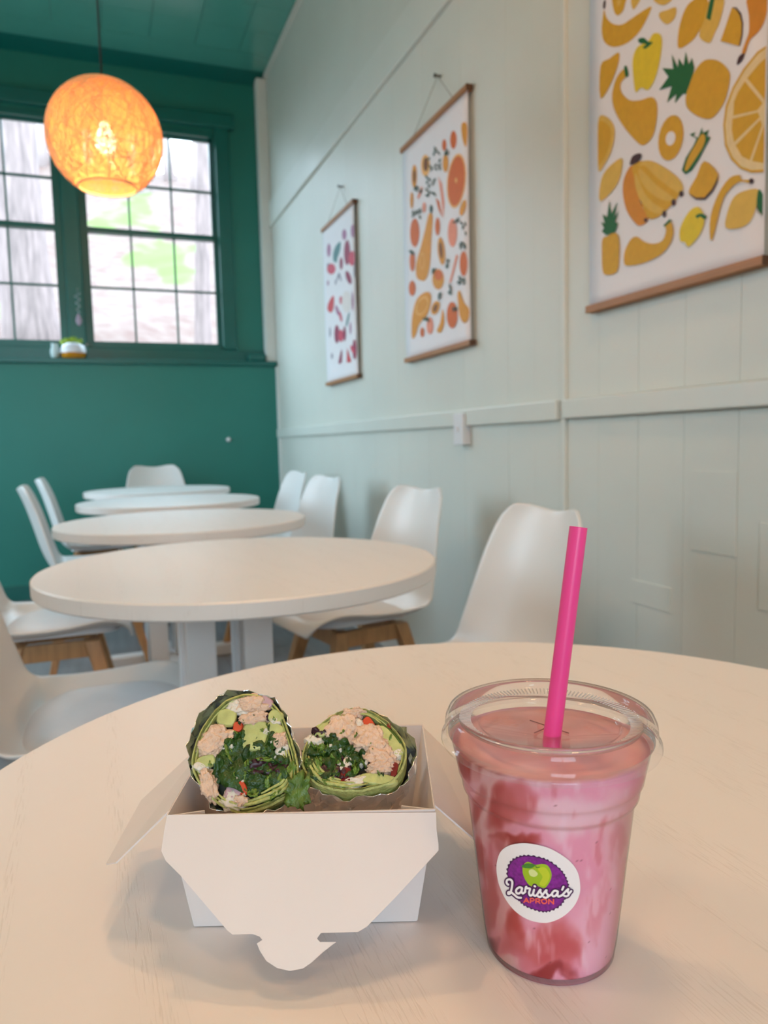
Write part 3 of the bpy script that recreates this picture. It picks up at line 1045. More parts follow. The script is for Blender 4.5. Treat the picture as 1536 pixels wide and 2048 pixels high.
Mu = (214, 160, 24); Li = (222, 178, 74); Br = (228, 196, 30); Gr = (22, 96, 40); Kb = (66, 30, 30); Cr = (232, 204, 150)
Or = (214, 136, 24); Wh = (236, 230, 232)
YP = [
    (Mu, 's', [(115, 60), (130, 110), (170, 150), (230, 155), (300, 110), (400, 45), (415, 60), (350, 190), (270, 270), (180, 300), (120, 270), (100, 200), (105, 120)]),
    (Kb, 's', [(110, 10), (125, 0), (122, 50), (108, 50)]),
    (Mu, 's', [(170, -30), (255, -30), (250, 20), (235, 70), (200, 98), (175, 60)]),
    (Li, 's', [(200, -20), (225, -20), (218, 25), (202, 38)]),
    (Li, 's', [(288, -10), (345, -10), (330, 25), (300, 60)]),
    (Li, 's', [(470, 80), (520, 62), (575, 45), (570, 110), (520, 155), (475, 120)]),
    (Li, 's', [(435, -10), (545, -10), (530, 15), (495, 32), (455, 20)]),
    (Mu, 's', [(650, 30), (720, -20), (770, -20), (790, 80), (730, 190), (680, 260), (595, 310), (590, 220), (610, 120)]),
    (Li, 's', [(800, -20), (885, -20), (860, 130), (825, 210), (790, 275), (725, 230), (760, 120)]),
    (Gr, 'p', [(795, -10), (825, -10), (797, 130), (770, 115)]),
    (Mu, 'p', [(935, 45), (975, 70), (995, 110), (1005, 170), (1000, 230), (985, 295), (862, 262), (900, 150)]),
    (Kb, 'p', [(935, 45), (965, 48), (995, 85), (1008, 150), (1004, 225), (988, 292), (980, 290), (996, 220), (998, 150), (985, 95), (962, 58)]),
    (Or, 's', [(1035, -20), (1171, -20), (1165, 60), (1140, 150), (1100, 210), (1050, 260), (1020, 345), (1000, 335), (1025, 260), (1045, 200), (1045, 100)]),
    (Kb, 's', [(998, 345), (1018, 345), (1000, 390), (968, 415), (975, 370)]),
    (Br, 's', [(300, 380), (330, 300), (400, 260), (430, 215), (470, 215), (488, 260), (475, 380), (445, 500), (400, 575), (355, 560), (320, 590), (305, 500)]),
    (Gr, 's', [(335, 250), (370, 240), (400, 265), (430, 270), (385, 310), (365, 302), (385, 282), (345, 275)]),
    (Mu, 's', [(95, 420), (150, 375), (212, 335), (205, 420), (160, 540), (95, 630)]),
    (Mu, 's', [(245, 440), (265, 480), (225, 530), (230, 590), (280, 640), (350, 640), (420, 620), (455, 660), (455, 760), (430, 870), (370, 930), (310, 890), (230, 790), (180, 690), (170, 600), (195, 500)]),
    (Gr, 's', [(245, 430), (262, 422), (275, 480), (255, 490)]),
    (Gr, 'p', [(695, 430), (680, 370), (660, 410), (640, 330), (625, 420), (595, 370), (590, 430), (550, 345), (560, 440), (490, 435), (530, 490), (470, 575), (550, 550), (520, 655), (580, 600), (570, 660), (620, 600), (650, 600), (680, 520)]),
    (Mu, 's', [(700, 450), (760, 385), (840, 385), (900, 430), (925, 490), (900, 620), (860, 700), (800, 760), (720, 745), (650, 690), (640, 620), (665, 540)]),
    (Mu, 'e', (545, 882, 78, 148, 10)),
    (Wh, 'e', (543, 885, 30, 46, 12)),
    (Mu, 'p', [(1190, 278), (1171, 285), (1100, 330), (1010, 440), (940, 560), (895, 680), (880, 800), (890, 930), (930, 1020), (990, 1080), (1060, 1105), (1190, 1080)]),
    (Cr, 'p', [(1190, 292), (1171, 300), (1105, 345), (1020, 450), (950, 570), (908, 690), (893, 800), (902, 920), (940, 1005), (995, 1065), (1060, 1088), (1190, 1062)]),
    (Mu, 'p', [(1190, 350), (1171, 360), (1110, 410), (1035, 500), (1145, 635), (1190, 645)]),
    (Mu, 'p', [(1020, 520), (975, 590), (950, 650), (945, 740), (1100, 705), (1135, 660)]),
    (Mu, 'p', [(940, 760), (935, 830), (950, 910), (1115, 750), (1105, 718)]),
    (Mu, 'p', [(960, 930), (1000, 1000), (1050, 1025), (1130, 800), (1120, 765)]),
    (Mu, 'p', [(1065, 1030), (1190, 1022), (1190, 800), (1145, 800)]),
    (Li, 's', [(85, 755), (130, 745), (175, 790), (188, 860), (165, 970), (125, 1050), (85, 1095), (80, 930)]),
    (Mu, 's', [(85, 785), (120, 780), (155, 810), (165, 870), (145, 960), (115, 1020), (85, 1055), (80, 930)]),
    (Li, 's', [(95, 1290), (95, 1180), (130, 1090), (230, 1010), (230, 1100), (190, 1200)]),
    (Gr, 'p', [(665, 860), (705, 845), (690, 870), (720, 880), (745, 815), (750, 850), (790, 830), (775, 870), (800, 880), (770, 930), (730, 1010), (680, 1090), (640, 1115), (615, 1090), (640, 1010), (690, 930), (710, 885)]),
    (Mu, 's', [(740, 860), (765, 870), (755, 930), (700, 1020), (650, 1090), (635, 1080), (660, 1000), (700, 930)]),
    (Or, 's', [(290, 1060), (250, 1130), (238, 1220), (260, 1340), (310, 1420), (350, 1445), (400, 1400), (350, 1290), (325, 1160), (320, 1080)]),
    (Mu, 's', [(300, 1060), (380, 1030), (480, 1070), (600, 1180), (600, 1240), (560, 1300), (500, 1360), (440, 1400), (390, 1380), (330, 1200)]),
    (Li, 's', [(340, 1065), (380, 1028), (450, 1040), (560, 1110), (620, 1180), (612, 1238), (560, 1215), (450, 1130), (380, 1060)]),
    (Li, 's', [(340, 1085), (365, 1090), (450, 1180), (560, 1262), (545, 1285), (480, 1275), (400, 1220), (350, 1150)]),
    (Li, 's', [(325, 1110), (380, 1240), (450, 1310), (505, 1345), (480, 1372), (400, 1340), (340, 1260), (315, 1160)]),
    (Kb, 's', [(285, 1055), (300, 1000), (345, 980), (360, 1000), (335, 1040)]),
    (Kb, 'e', (612, 1240, 14, 20)), (Kb, 'e', (563, 1295, 14, 22)), (Kb, 'e', (503, 1368, 12, 22)), (Kb, 'e', (385, 1408, 12, 12)),
    (Mu, 's', [(760, 1030), (850, 1115), (820, 1210), (760, 1275), (700, 1270), (660, 1225), (710, 1130)]),
    (Kb, 'p', [(850, 1115), (842, 1170), (815, 1225), (765, 1278), (705, 1277), (656, 1230), (705, 1264), (760, 1263), (805, 1215), (832, 1165)]),
    (Mu, 's', [(985, 1120), (1000, 1150), (1050, 1150), (1050, 1170), (980, 1165), (900, 1240), (860, 1340), (815, 1520), (795, 1520), (800, 1380), (850, 1240), (920, 1140)]),
    (Kb, 'e', (1062, 1158, 16, 18)),
    (Li, 's', [(895, 1455), (910, 1350), (950, 1260), (1020, 1220), (1110, 1215), (1090, 1330), (1050, 1420), (980, 1460)]),
    (Gr, 's', [(1110, 1210), (1150, 1270), (1185, 1330), (1185, 1385), (1120, 1365), (1095, 1310)]),
    (Br, 's', [(605, 1540), (605, 1460), (650, 1370), (700, 1325), (740, 1340), (760, 1410), (740, 1480), (700, 1540), (655, 1580), (635, 1550)]),
    (Gr, 's', [(705, 1380), (740, 1365), (775, 1385), (760, 1405), (735, 1387), (715, 1397)]),
    (Mu, 's', [(248, 1690), (250, 1610), (290, 1530), (330, 1515), (370, 1545), (430, 1560), (490, 1540), (515, 1480), (510, 1440), (545, 1420), (562, 1480), (540, 1560), (480, 1630), (380, 1680), (290, 1700)]),
    (Gr, 'p', [(498, 1440), (540, 1400), (550, 1415), (505, 1452)]),
    (Mu, 's', [(110, 1530), (140, 1510), (190, 1490), (215, 1530), (215, 1640), (200, 1740), (130, 1760), (108, 1720), (105, 1600)]),
    (Gr, 'p', [(135, 1505), (105, 1480), (120, 1460), (100, 1420), (125, 1430), (110, 1370), (140, 1390), (155, 1280), (165, 1370), (205, 1290), (185, 1390), (215, 1350), (190, 1420), (210, 1430), (190, 1485)]),
    (Or, 's', [(880, -120), (940, -150), (960, -90), (900, -60)]), (Mu, 'e', (640, -90, 50, 40)), (Li, 'e', (380, -60, 60, 40)),
    (Mu, 'e', (1060, -200, 60, 70)), (Li, 'e', (780, -130, 50, 50)), (Gr, 'e', (520, -110, 26, 40)),
]
Oa = (214, 104, 36); Pk = (236, 146, 116); Om = (222, 148, 40); Og = (46, 74, 56); Ob = (128, 72, 14); Ol = (238, 178, 100)
OP = [
    (Om, 's', [(905, 395), (925, 372), (942, 400), (940, 500), (930, 520), (912, 470)]), (Oa, 'e', (858, 480, 20, 55)), (Oa, 'e', (803, 512, 13, 36)),
    (Ol, 'e', (690, 635, 27, 66)), (Ob, 'e', (692, 628, 15, 42)), (Om, 'e', (623, 700, 16, 70)), (Ob, 'e', (624, 700, 8, 40)), (Om, 'e', (812, 620, 18, 56)),
    (Ol, 'e', (878, 728, 57, 166, 5)), (Oa, 'e', (878, 728, 50, 152, 5)), (Ol, 'e', (876, 725, 7, 16)),
    (Pk, 'p', [(768, 700), (790, 745), (806, 860), (800, 955), (790, 860)]), (Oa, 'p', [(752, 828), (775, 850), (795, 950), (770, 900)]),
    (Om, 's', [(712, 925), (736, 940), (728, 1080), (720, 1230), (700, 1310), (675, 1330), (640, 1310), (636, 1230), (665, 1120), (690, 1020)]),
    (Ol, 'e', (672, 1210, 14, 50)), (Om, 'e', (672, 1210, 11, 44)), (Og, 'e', (726, 897, 10, 26)),
    (Oa, 'e', (628, 1040, 28, 86)), (Oa, 'e', (765, 1003, 15, 55)), (Pk, 'e', (855, 1040, 28, 86)), (Om, 'e', (788, 1150, 22, 84, -5)), (Ob, 'e', (786, 1145, 11, 50, -5)),
    (Oa, 'e', (614, 1212, 16, 62)), (Om, 'e', (768, 1320, 35, 62)), (Oa, 'e', (770, 1295, 25, 30)), (Oa, 'e', (922, 1226, 24, 76)),
    (Pk, 'p', [(878, 1170), (890, 1180), (850, 1330), (832, 1350)]), (Oa, 'e', (613, 1375, 20, 46)),
    (Om, 's', [(610, 1670), (612, 1550), (640, 1440), (700, 1395), (728, 1430), (705, 1530), (655, 1590), (632, 1660)]), (Ol, 'e', (672, 1480, 34, 60, 25)), (Om, 'e', (672, 1482, 28, 50, 25)),
    (Om, 'e', (752, 1492, 24, 44, 20)), (Ob, 'e', (752, 1492, 12, 26, 20)),
    (Om, 's', [(885, 1410), (900, 1390), (925, 1460), (955, 1500), (950, 1560), (925, 1585), (900, 1550), (890, 1480)]), (Oa, 'e', (852, 1536, 33, 80)), (Om, 's', [(795, 1500), (805, 1580), (785, 1640), (760, 1630), (780, 1580)]),
    (Pk, 'e', (718, 1600, 20, 52)), (Oa, 'e', (672, 1640, 12, 30)), (Pk, 'e', (685, 888, 10, 32)), (Om, 'e', (610, 845, 9, 50)), (Om, 'e', (920, 890, 17, 50, 15)), (Pk, 'e', (660, 800, 8, 40, 20)),
]
rr_ = random.Random(5)
for (cx, cy, n, sx, sy) in ((745, 600, 12, 35, 70), (725, 760, 12, 25, 60), (640, 925, 7, 25, 25), (925, 1050, 10, 20, 80), (905, 1325, 7, 25, 20), (745, 1255, 5, 12, 25),
                            (820, 560, 4, 12, 12), (880, 965, 4, 12, 15), (825, 1230, 5, 10, 25), (615, 1160, 4, 12, 12), (850, 1385, 5, 12, 25), (700, 1560, 4, 12, 8), (650, 770, 6, 20, 20), (870, 1490, 3, 10, 10), (785, 1420, 4, 8, 25)):
    for k in range(n):
        OP.append((Og, 'e', (cx + rr_.uniform(-sx, sx), cy + rr_.uniform(-sy, sy), 5, 13, rr_.uniform(-60, 60))))
Ra = (206, 70, 92); Rd = (150, 46, 78); Rr = (210, 66, 72); Rm = (172, 112, 146); Rt = (84, 132, 132); Rg = (120, 116, 134); Rc = (232, 220, 214)
RP = [
    (Rm, 'e', (105, 450, 18, 78)), (Rt, 's', [(190, 400), (250, 340), (255, 420), (220, 540), (170, 600), (160, 500)]), (Rt, 'e', (195, 560, 14, 45)),
    (Rm, 'e', (302, 250, 22, 62)), (Rm, 'e', (410, 205, 18, 75)), (Rd, 'e', (340, 480, 30, 145)), (Ra, 'e', (405, 555, 36, 85)), (Rd, 'e', (265, 620, 16, 70)),
    (Rg, 'e', (105, 650, 16, 30)), (Ra, 'e', (138, 690, 40, 62)), (Rd, 'e', (360, 800, 24, 80, -18)), (Rg, 'e', (225, 790, 7, 50, 15)), (Rg, 'e', (255, 800, 6, 45, -15)), (Rg, 'e', (195, 860, 6, 30)),
    (Rr, 's', [(165, 1030), (175, 1110), (160, 1220), (125, 1250), (90, 1200), (110, 1110)]), (Ra, 'e', (262, 1090, 14, 46)), (Rm, 'e', (215, 1220, 14, 60, -15)), (Ra, 'e', (258, 1300, 12, 60, -12)),
    (Rc, 'e', (335, 1110, 46, 125)), (Rm, 'e', (415, 1100, 8, 110)), (Rt, 'e', (350, 1340, 9, 85, 12)), (Rd, 'e', (210, 1525, 24, 105)), (Ra, 'e', (262, 1545, 26, 70)), (Rd, 'e', (308, 1520, 13, 85)),
    (Rm, 'e', (385, 1450, 8, 70)), (Rg, 'e', (125, 1500, 6, 60)), (Rd, 's', [(268, 1720), (275, 1800), (265, 1890), (230, 1900), (240, 1830)]),
    (Rr, 'p', [(340, 1700), (365, 1780), (395, 1880), (335, 1890)]), (Rd, 'e', (436, 1720, 20, 115)), (Ra, 'e', (410, 1720, 16, 50, -20)), (Rg, 'e', (148, 1805, 7, 35)), (Rm, 'e', (100, 870, 8, 30)), (Rg, 'e', (440, 700, 8, 90)),
]
RP = [(c_, k_, (d_[0], d_[1], d_[2] * 1.35, d_[3] * 1.12) + tuple(d_[4:])) if k_ == 'e' else (c_, k_, d_) for (c_, k_, d_) in RP]
poster(2.333, 2.912, 1.306, 2.166, (877, 152), 'hanging poster of orange fruit on white paper, middle of the three posters', OP, (620, 120), 3.0111)
poster(3.525, 4.062, 1.299, 2.153, (682, 373), 'hanging poster of red and pink fruit on white paper, nearest the window', RP, (640, 430), 6.4)
poster(1.118, 1.672, 1.304, 2.165, (1420, -120), 'hanging poster of yellow fruit on white paper beside the wall batten', YP, (1170, 0), 3.2)

# ---- light switch on the rail
sw = empty('light_switch', (WX, 2.418, 0.962))
tag(sw, 'white light switch plate overlapping the wall rail under the orange poster', 'switch')
bevel(box_obj('plate', (-0.034, -0.036, 0), (-0.022, 0.036, 0.114), M_switch, sw), 0.003)
box_obj('back_box', (-0.023, -0.034, 0.002), (-0.0005, 0.034, 0.112), M_switch, sw)
bevel(box_obj('toggle', (-0.039, -0.005, 0.047), (-0.033, 0.005, 0.067), M_switch, sw), 0.002)

# ================================================================== LEDGE THINGS
jx, jy = -0.104, BY - 0.075
jar = empty('honey_jar', (jx, jy, LZ))
tag(jar, 'small round jar with amber base and lime leaves on the window ledge', 'jar')
mb = MB(); mb.lathe([(0.0, 0.0), (0.062, 0.0), (0.073, 0.012), (0.077, 0.035), (0.077, 0.040), (0.0, 0.040)], 32)
mb.build('honey', mat('amber_honey', (196, 130, 8), 0.25, var=0.1, scale=30), jar, True)
mb = MB(); mb.lathe([(0.079, 0.036), (0.078, 0.06), (0.068, 0.085), (0.045, 0.10), (0.03, 0.104), (0.0, 0.106)], 32)
mb.build('jar_top', mat('frosted_jar_top', (232, 230, 236), 0.3, var=0.04, scale=30), jar, True)
for k, (dx, dz, a) in enumerate(((-0.03, 0.125, 20), (0.0, 0.135, -10), (0.035, 0.118, -35), (-0.055, 0.108, 50))):
    V = []
    for q in range(12):
        t = 2 * math.pi * q / 12
        V.append((0.032 * math.cos(t), 0.006 * math.cos(2 * t), 0.017 * math.sin(t)))
    V.append((0, -0.006, 0)); V.append((0, 0.006, 0))
    Fc = [(q, (q + 1) % 12, 12) for q in range(12)] + [((q + 1) % 12, q, 13) for q in range(12)]
    lo = mesh_obj('leaf', V, Fc, mat('lime_leaf', (164, 196, 60), 0.5, var=0.15, scale=40), jar, True, loc=(dx, 0, dz - 0.01))
    lo.rotation_euler = (0, math.radians(a), 0)
mb = MB(); mb.lathe([(0.0, 0.0), (0.022, 0.0), (0.028, 0.02), (0.030, 0.05), (0.020, 0.085), (0.024, 0.098), (0.0, 0.098)], 24)
vs = mb.build('bud_vase', mat('pale_glazed_vase', (206, 224, 224), 0.3, var=0.05, scale=30), smooth=True, loc=(-0.215, BY - 0.06, LZ))
tag(vs, 'small pale glazed vase beside the honey jar on the window ledge', 'vase')
orn = empty('hanging_ornament', (-0.06, BY - 0.04, 1.79))
tag(orn, 'silvery spiral wire ornament hanging on the mullion between the windows', 'ornament')
M_wire = mat('silver_wire', (196, 210, 210), 0.3, metal=0.6, var=0.1)
mb = MB(); mb.tube([(0.016 * math.cos(a) * (1 - a / 40), 0.007 * math.sin(a), 0.215 - 0.0068 * a) for a in [0.3 * q for q in range(63)]], 0.0028, 6)
mb.build('spiral', M_wire, orn, True)
mb = MB(); mb.tube([(0, 0, 0.215), (0.003, 0.01, 0.25)], 0.0015, 5); mb.build('hook', M_wire, orn)
mb = MB(); mb.lathe([(0.0, 0.0), (0.012, 0.012), (0.020, 0.035), (0.012, 0.062), (0.004, 0.082), (0.0, 0.085)], 10)
mb.build('drop', mat('rose_crystal', (178, 160, 176), 0.15, var=0.1, scale=60), orn)

# ================================================================== FOOD BOX
U = np.array([math.cos(YAW), -math.sin(YAW), 0]); Vv = np.array([math.sin(YAW), math.cos(YAW), 0])


def L(u, v, w):
    p = U * u + Vv * v
    return np.array([p[0], p[1], TABLE_Z + w])


BO = L(-0.0445, 0.40, 0)
box = empty('takeout_box', tuple(BO))
tag(box, 'open white paperboard takeout box holding two foil-wrapped halves', 'box')
TH = 0.0007


def card(name, quad, parent=box, th=0.0008):
    """sheet of card through world points, given thickness."""
    V = [np.array(p) - BO for p in quad]
    o = mesh_obj(name, V, [tuple(range(len(V)))], M_card, parent)
    md = o.modifiers.new('th', 'SOLIDIFY'); md.thickness = th; md.offset = 0
    return o


bu0, bu1, bv0, bv1 = -0.1005, 0.0115, 0.3545, 0.4450
tu0, tu1, tv0, tv1, tz = -0.1095, 0.0212, 0.3480, 0.4560, 0.0625
z_ = 0.0008
card('base', [L(bu0, bv0, z_), L(bu1, bv0, z_), L(bu1, bv1, z_), L(bu0, bv1, z_)])
card('front_panel', [L(bu0, bv0, z_), L(bu1, bv0, z_), L(tu1, tv0, tz), L(tu0, tv0, tz)])
card('back_panel', [L(bu0, bv1, z_), L(bu1, bv1, z_), L(tu1, tv1, tz), L(tu0, tv1, tz)])
card('side_panel', [L(bu0, bv0, z_), L(bu0, bv1, z_), L(tu0, tv1, tz), L(tu0, tv0, tz)])
card('side_panel', [L(bu1, bv0, z_), L(bu1, bv1, z_), L(tu1, tv1, tz), L(tu1, tv0, tz)])
# gusset tabs folded inside the corners
for uu, s in ((tu0, 1), (tu1, -1)):
    card('corner_tab', [L(uu + s * 0.0015, tv0 + 0.002, tz - 0.001), L(uu + s * 0.016, tv0 + 0.010, tz - 0.003), L(uu + s * 0.016, tv0 + 0.012, tz - 0.03), L(uu + s * 0.004, tv0 + 0.004, tz - 0.03)])
# front flap, folded forward and down, with rounded locking tongue
tipz, tipv = 0.012, 0.3055
p0 = L(-0.0445, tv0 - 0.0006, tz); p1 = L(-0.0445, tipv, tipz)
fdir = (p1 - p0) / np.linalg.norm(p1 - p0)
fn = np.cross(U, fdir); fn /= np.linalg.norm(fn)
flap_px = [(335, 1630), (329, 1660), (323, 1702), (332, 1722), (362, 1752), (455, 1861), (465, 1869), (505, 1868), (519, 1873), (525, 1880), (514, 1887),
           (520, 1902), (533, 1922), (554, 1936), (580, 1942), (606, 1937), (622, 1926), (645, 1905), (672, 1884), (640, 1884), (634, 1877), (642, 1866), (716, 1864), (734, 1853),
           (790, 1796), (858, 1722), (877, 1701), (877, 1688), (873, 1660), (872, 1625)]
card('front_flap', [on_plane(a, b, p0, fn) for a, b in flap_px])
# side flaps drooping outwards
card('side_flap', [L(tu0, tv0 + 0.004, tz), L(-0.137, 0.352, 0.0365), L(-0.146, 0.362, 0.030), L(-0.150, 0.430, 0.030), L(tu0, tv1 - 0.004, tz)])
card('side_flap', [L(tu1, tv0 + 0.004, tz), L(0.043, 0.353, 0.0415), L(0.056, 0.376, 0.032), L(0.058, 0.432, 0.031), L(tu1, tv1 - 0.004, tz)])
# back flap folded away behind
card('back_flap', [L(tu0, tv1 + 0.0006, tz), L(tu1, tv1 + 0.0006, tz), L(tu1 - 0.004, tv1 + 0.028, 0.034), L(tu0 + 0.004, tv1 + 0.028, 0.034)])

# ================================================================== WRAPS
CROP_O, CROP_S = (350.0, 1370.0), 3.012


def build_wrap(name, label, bottom, top, outline, chunks, length, seed, flare, folds):
    r = random.Random(seed)
    bot, tp = L(*bottom), L(*top)
    e2 = (tp - bot) / np.linalg.norm(tp - bot)
    e1 = U.copy()
    n = np.cross(e1, e2); n /= np.linalg.norm(n)           # towards the camera, up
    if np.dot(n, CF) > 0: n = -n
    O = (bot + tp) / 2

    def fp(cx, cy):            # crop pixel -> face plane coords
        P = on_plane(CROP_O[0] + cx / CROP_S, CROP_O[1] + cy / CROP_S, O, n) - O
        return np.array([P @ e1, P @ e2])
    depth = (O - CC) @ CF
    upx = depth / FPX / CROP_S
    out = np.array([fp(*q) for q in catmull(outline, 4)])
    cen = out.mean(axis=0)
    root = empty(name, tuple(O - n * length * 0.95))
    RO = O - n * length * 0.95
    tag(root, label, 'wrap', 'halves of the wrap in the box')

    def W(a, b, c):
        return O + e1 * a + e2 * b + n * c - RO
    K = len(out)
    # --- tortilla: folded sheet, rings of layers
    mb = MB()

    def ring_strip(f0, f1, z0, z1, mi=0, jag=0.0):
        v = []; f = []
        for k in range(K):
            j0 = 1 + jag * mnoise.noise(Vector((out[k][0] * 400, out[k][1] * 400, seed + f0 * 9)))
            q0 = cen + (out[k] - cen) * f0 * j0; q1 = cen + (out[k] - cen) * f1 * j0
            h = 0.0012 * mnoise.noise(Vector((out[k][0] * 220, out[k][1] * 220, seed + f0 * 30)))
            v.append(W(q0[0], q0[1], z0 + h)); v.append(W(q1[0], q1[1], z1 + h))
        for k in range(K):
            k2 = (k + 1) % K
            f.append((2 * k, 2 * k2, 2 * k2 + 1, 2 * k + 1))
        mb.add(v, f, mi)
    ring_strip(1.0, 1.0, -0.012, 0.0, 0, 0.01)
    ring_strip(1.0, 0.965, 0.0, 0.0008, 0, 0.01)
    ring_strip(0.965, 0.955, 0.0008, -0.0025, 0, 0.01)
    ring_strip(0.955, 0.93, -0.0022, 0.0002, 0, 0.012)
    ring_strip(0.93, 0.905, 0.0002, -0.0002, 0, 0.012)
    ring_strip(0.905, 0.89, -0.0002, -0.006, 0, 0.012)
    mb.build('tortilla', M_tort, root, True)
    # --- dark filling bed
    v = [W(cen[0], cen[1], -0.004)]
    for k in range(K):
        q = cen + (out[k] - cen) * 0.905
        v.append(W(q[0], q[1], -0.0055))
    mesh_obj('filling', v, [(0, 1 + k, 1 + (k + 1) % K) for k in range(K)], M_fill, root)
    # --- foil jacket, crinkled
    v = []; f = []
    NL = 16
    fout = out
    KF = len(fout)
    for i in range(NL + 1):
        t = i / NL
        for k in range(KF):
            a = math.atan2(fout[k][1] - cen[1], fout[k][0] - cen[0])
            fl = flare(math.degrees(a))
            edge = 0.0005 + 0.0035 * mnoise.noise(Vector((k * 0.45, seed, 0))) - 0.003 + fl[0]
            z = edge * (1 - t) + (-length) * t + (r.uniform(-0.0018, 0.0018) if 0 < i < NL else r.uniform(-0.0012, 0.0008))
            taper = 1.0 - 0.40 * max(0, t - 0.15) ** 1.2
            rad = (1.025 + fl[1] * (1 - t) ** 2) * taper
            cr = 0.11 * mnoise.noise(Vector((math.cos(a) * 3.1, math.sin(a) * 3.1, t * 4.5 + seed))) + 0.10 * mnoise.noise(Vector((math.cos(a) * 9, math.sin(a) * 9, t * 13 + seed)))
            q = cen + (fout[k] - cen) * (rad + max(-0.020, cr * (0.55 + t) + r.uniform(-0.012, 0.062)))
            v.append(W(q[0], q[1], z))
    for i in range(NL):
        for k in range(KF):
            k2 = (k + 1) % KF
            f.append((i * KF + k, i * KF + k2, (i + 1) * KF + k2, (i + 1) * KF + k))
    f.append(tuple(NL * KF + k for k in range(KF)))
    fo = mesh_obj('foil_jacket', v, f, M_foil, root)
    md = fo.modifiers.new('t', 'SOLIDIFY'); md.thickness = 0.0003; md.offset = 1
    # --- extra folds of the tortilla along the lower rim
    k_ = MB()
    for (fr, a0, a1, rad_) in folds:
        line = []
        for q in range(K):
            a = math.degrees(math.atan2(out[q][1] - cen[1], out[q][0] - cen[0]))
            if a0 <= a <= a1:
                w_ = fr + 0.02 * mnoise.noise(Vector((a * 0.05, fr * 20, seed)))
                pq = cen + (out[q] - cen) * w_
                line.append((a, W(pq[0], pq[1], 0.0004 + 0.0008 * mnoise.noise(Vector((a * 0.08, fr * 30, 2))))))
        line.sort(key=lambda t: t[0])
        if len(line) > 2:
            k_.tube([p_ for _, p_ in line], [rad_ * (0.4 + 0.6 * math.sin(math.pi * (q + 0.5) / len(line))) for q in range(len(line))], 6)
    k_.build('tortilla_fold', M_tort, root, True)
    # --- filling pieces
    chunks = list(chunks)
    for q in range(34):
        kk = r.randrange(K); t_ = r.uniform(0.25, 0.84)
        lo_ = cen + (out[kk] - cen) * t_
        P_ = O + e1 * lo_[0] + e2 * lo_[1]
        u_, v_ = to_px(P_)
        typ = r.choice(['leaf', 'leafl', 'leafl', 'sauce', 'sauce', 'rad', 'sauce'])
        sz = r.uniform(9, 20)
        chunks.append((typ, (u_ - CROP_O[0]) * CROP_S, (v_ - CROP_O[1]) * CROP_S, sz * (0.5 if typ != 'sauce' else 0.55), sz * (1.3 if typ != 'sauce' else 0.6), r.uniform(-90, 90)))
    names = {'chicken': ('chicken_piece', M_chicken), 'sauce': ('sauce_dollop', M_sauce), 'cuke': ('cucumber_piece', M_cuke), 'pepper': ('red_pepper_piece', M_pepper),
             'tomato': ('tomato_piece', M_tomato), 'onion': ('onion_piece', M_onion), 'leaf': ('lettuce_leaf', M_lettuce), 'leafl': ('lettuce_leaf', M_lettuce_l), 'rad': ('purple_leaf', M_radicchio)}
    for (typ, cx, cy, rx, ry, rot) in chunks:
        nm, mm = names[typ]
        sc = {'chicken': 1.14, 'sauce': 1.35, 'cuke': 1.2, 'onion': 1.2, 'pepper': 1.15, 'tomato': 1.15}.get(typ, 1.05)
        c2 = fp(cx, cy); ra, rb = rx * upx * sc, ry * upx * sc
        ro = -math.radians(rot); co, si = math.cos(ro), math.sin(ro)
        sd = r.random() * 50
        if typ in ('leaf', 'leafl', 'rad'):
            m = MB(); NN = 9
            tilt = r.uniform(-0.5, 0.5); tilt2 = r.uniform(-0.5, 0.5)
            v = []; f = []
            for i in range(NN):
                for j in range(NN):
                    a = -1 + 2 * i / (NN - 1); b = -1 + 2 * j / (NN - 1)
                    sq = 1 / math.sqrt(1 + min(abs(a), abs(b)) ** 2 * 0.9)
                    wob = 1 + 0.22 * mnoise.noise(Vector((a * 2.2, b * 2.2, sd)))
                    x_, y_ = a * sq * ra * wob, b * sq * rb * wob
                    X, Y = c2[0] + x_ * co - y_ * si, c2[1] + x_ * si + y_ * co
                    z = 0.0046 * mnoise.noise(Vector((a * 1.9, b * 1.9, sd + 9))) + 0.0016 * mnoise.noise(Vector((a * 5, b * 5, sd))) + (tilt * a + tilt2 * b) * 0.0046 - 0.0010
                    v.append(W(X, Y, z))
            for i in range(NN - 1):
                for j in range(NN - 1):
                    q = i * NN + j
                    f.append((q, q + 1, q + NN + 1, q + NN))
            o = mesh_obj(nm, v, f, mm, root, True)
            md = o.modifiers.new('t', 'SOLIDIFY'); md.thickness = 0.0005
        else:
            bm = bmesh.new(); bmesh.ops.create_icosphere(bm, subdivisions=5 if typ == 'chicken' else 4, radius=1)
            hgt = {'sauce': 0.0030, 'chicken': 0.0048, 'cuke': 0.0036}.get(typ, 0.0036)
            for vv in bm.verts:
                p = vv.co.copy()
                amp = {'chicken': 0.42, 'sauce': 0.34, 'cuke': 0.10}.get(typ, 0.15)
                d = 1 + amp * mnoise.noise(p * 1.6 + Vector((sd, 0, 0))) + amp * 0.5 * mnoise.noise(p * 4.0 + Vector((0, sd, 0)))
                if typ == 'chicken':
                    d += 0.10 * mnoise.noise(p * 8 + Vector((sd, 3, 0))) + 0.05 * mnoise.noise(p * 18 + Vector((sd, 9, 0)))
                elif typ == 'sauce':
                    d += 0.08 * mnoise.noise(p * 9 + Vector((sd, 3, 0)))
                p *= d
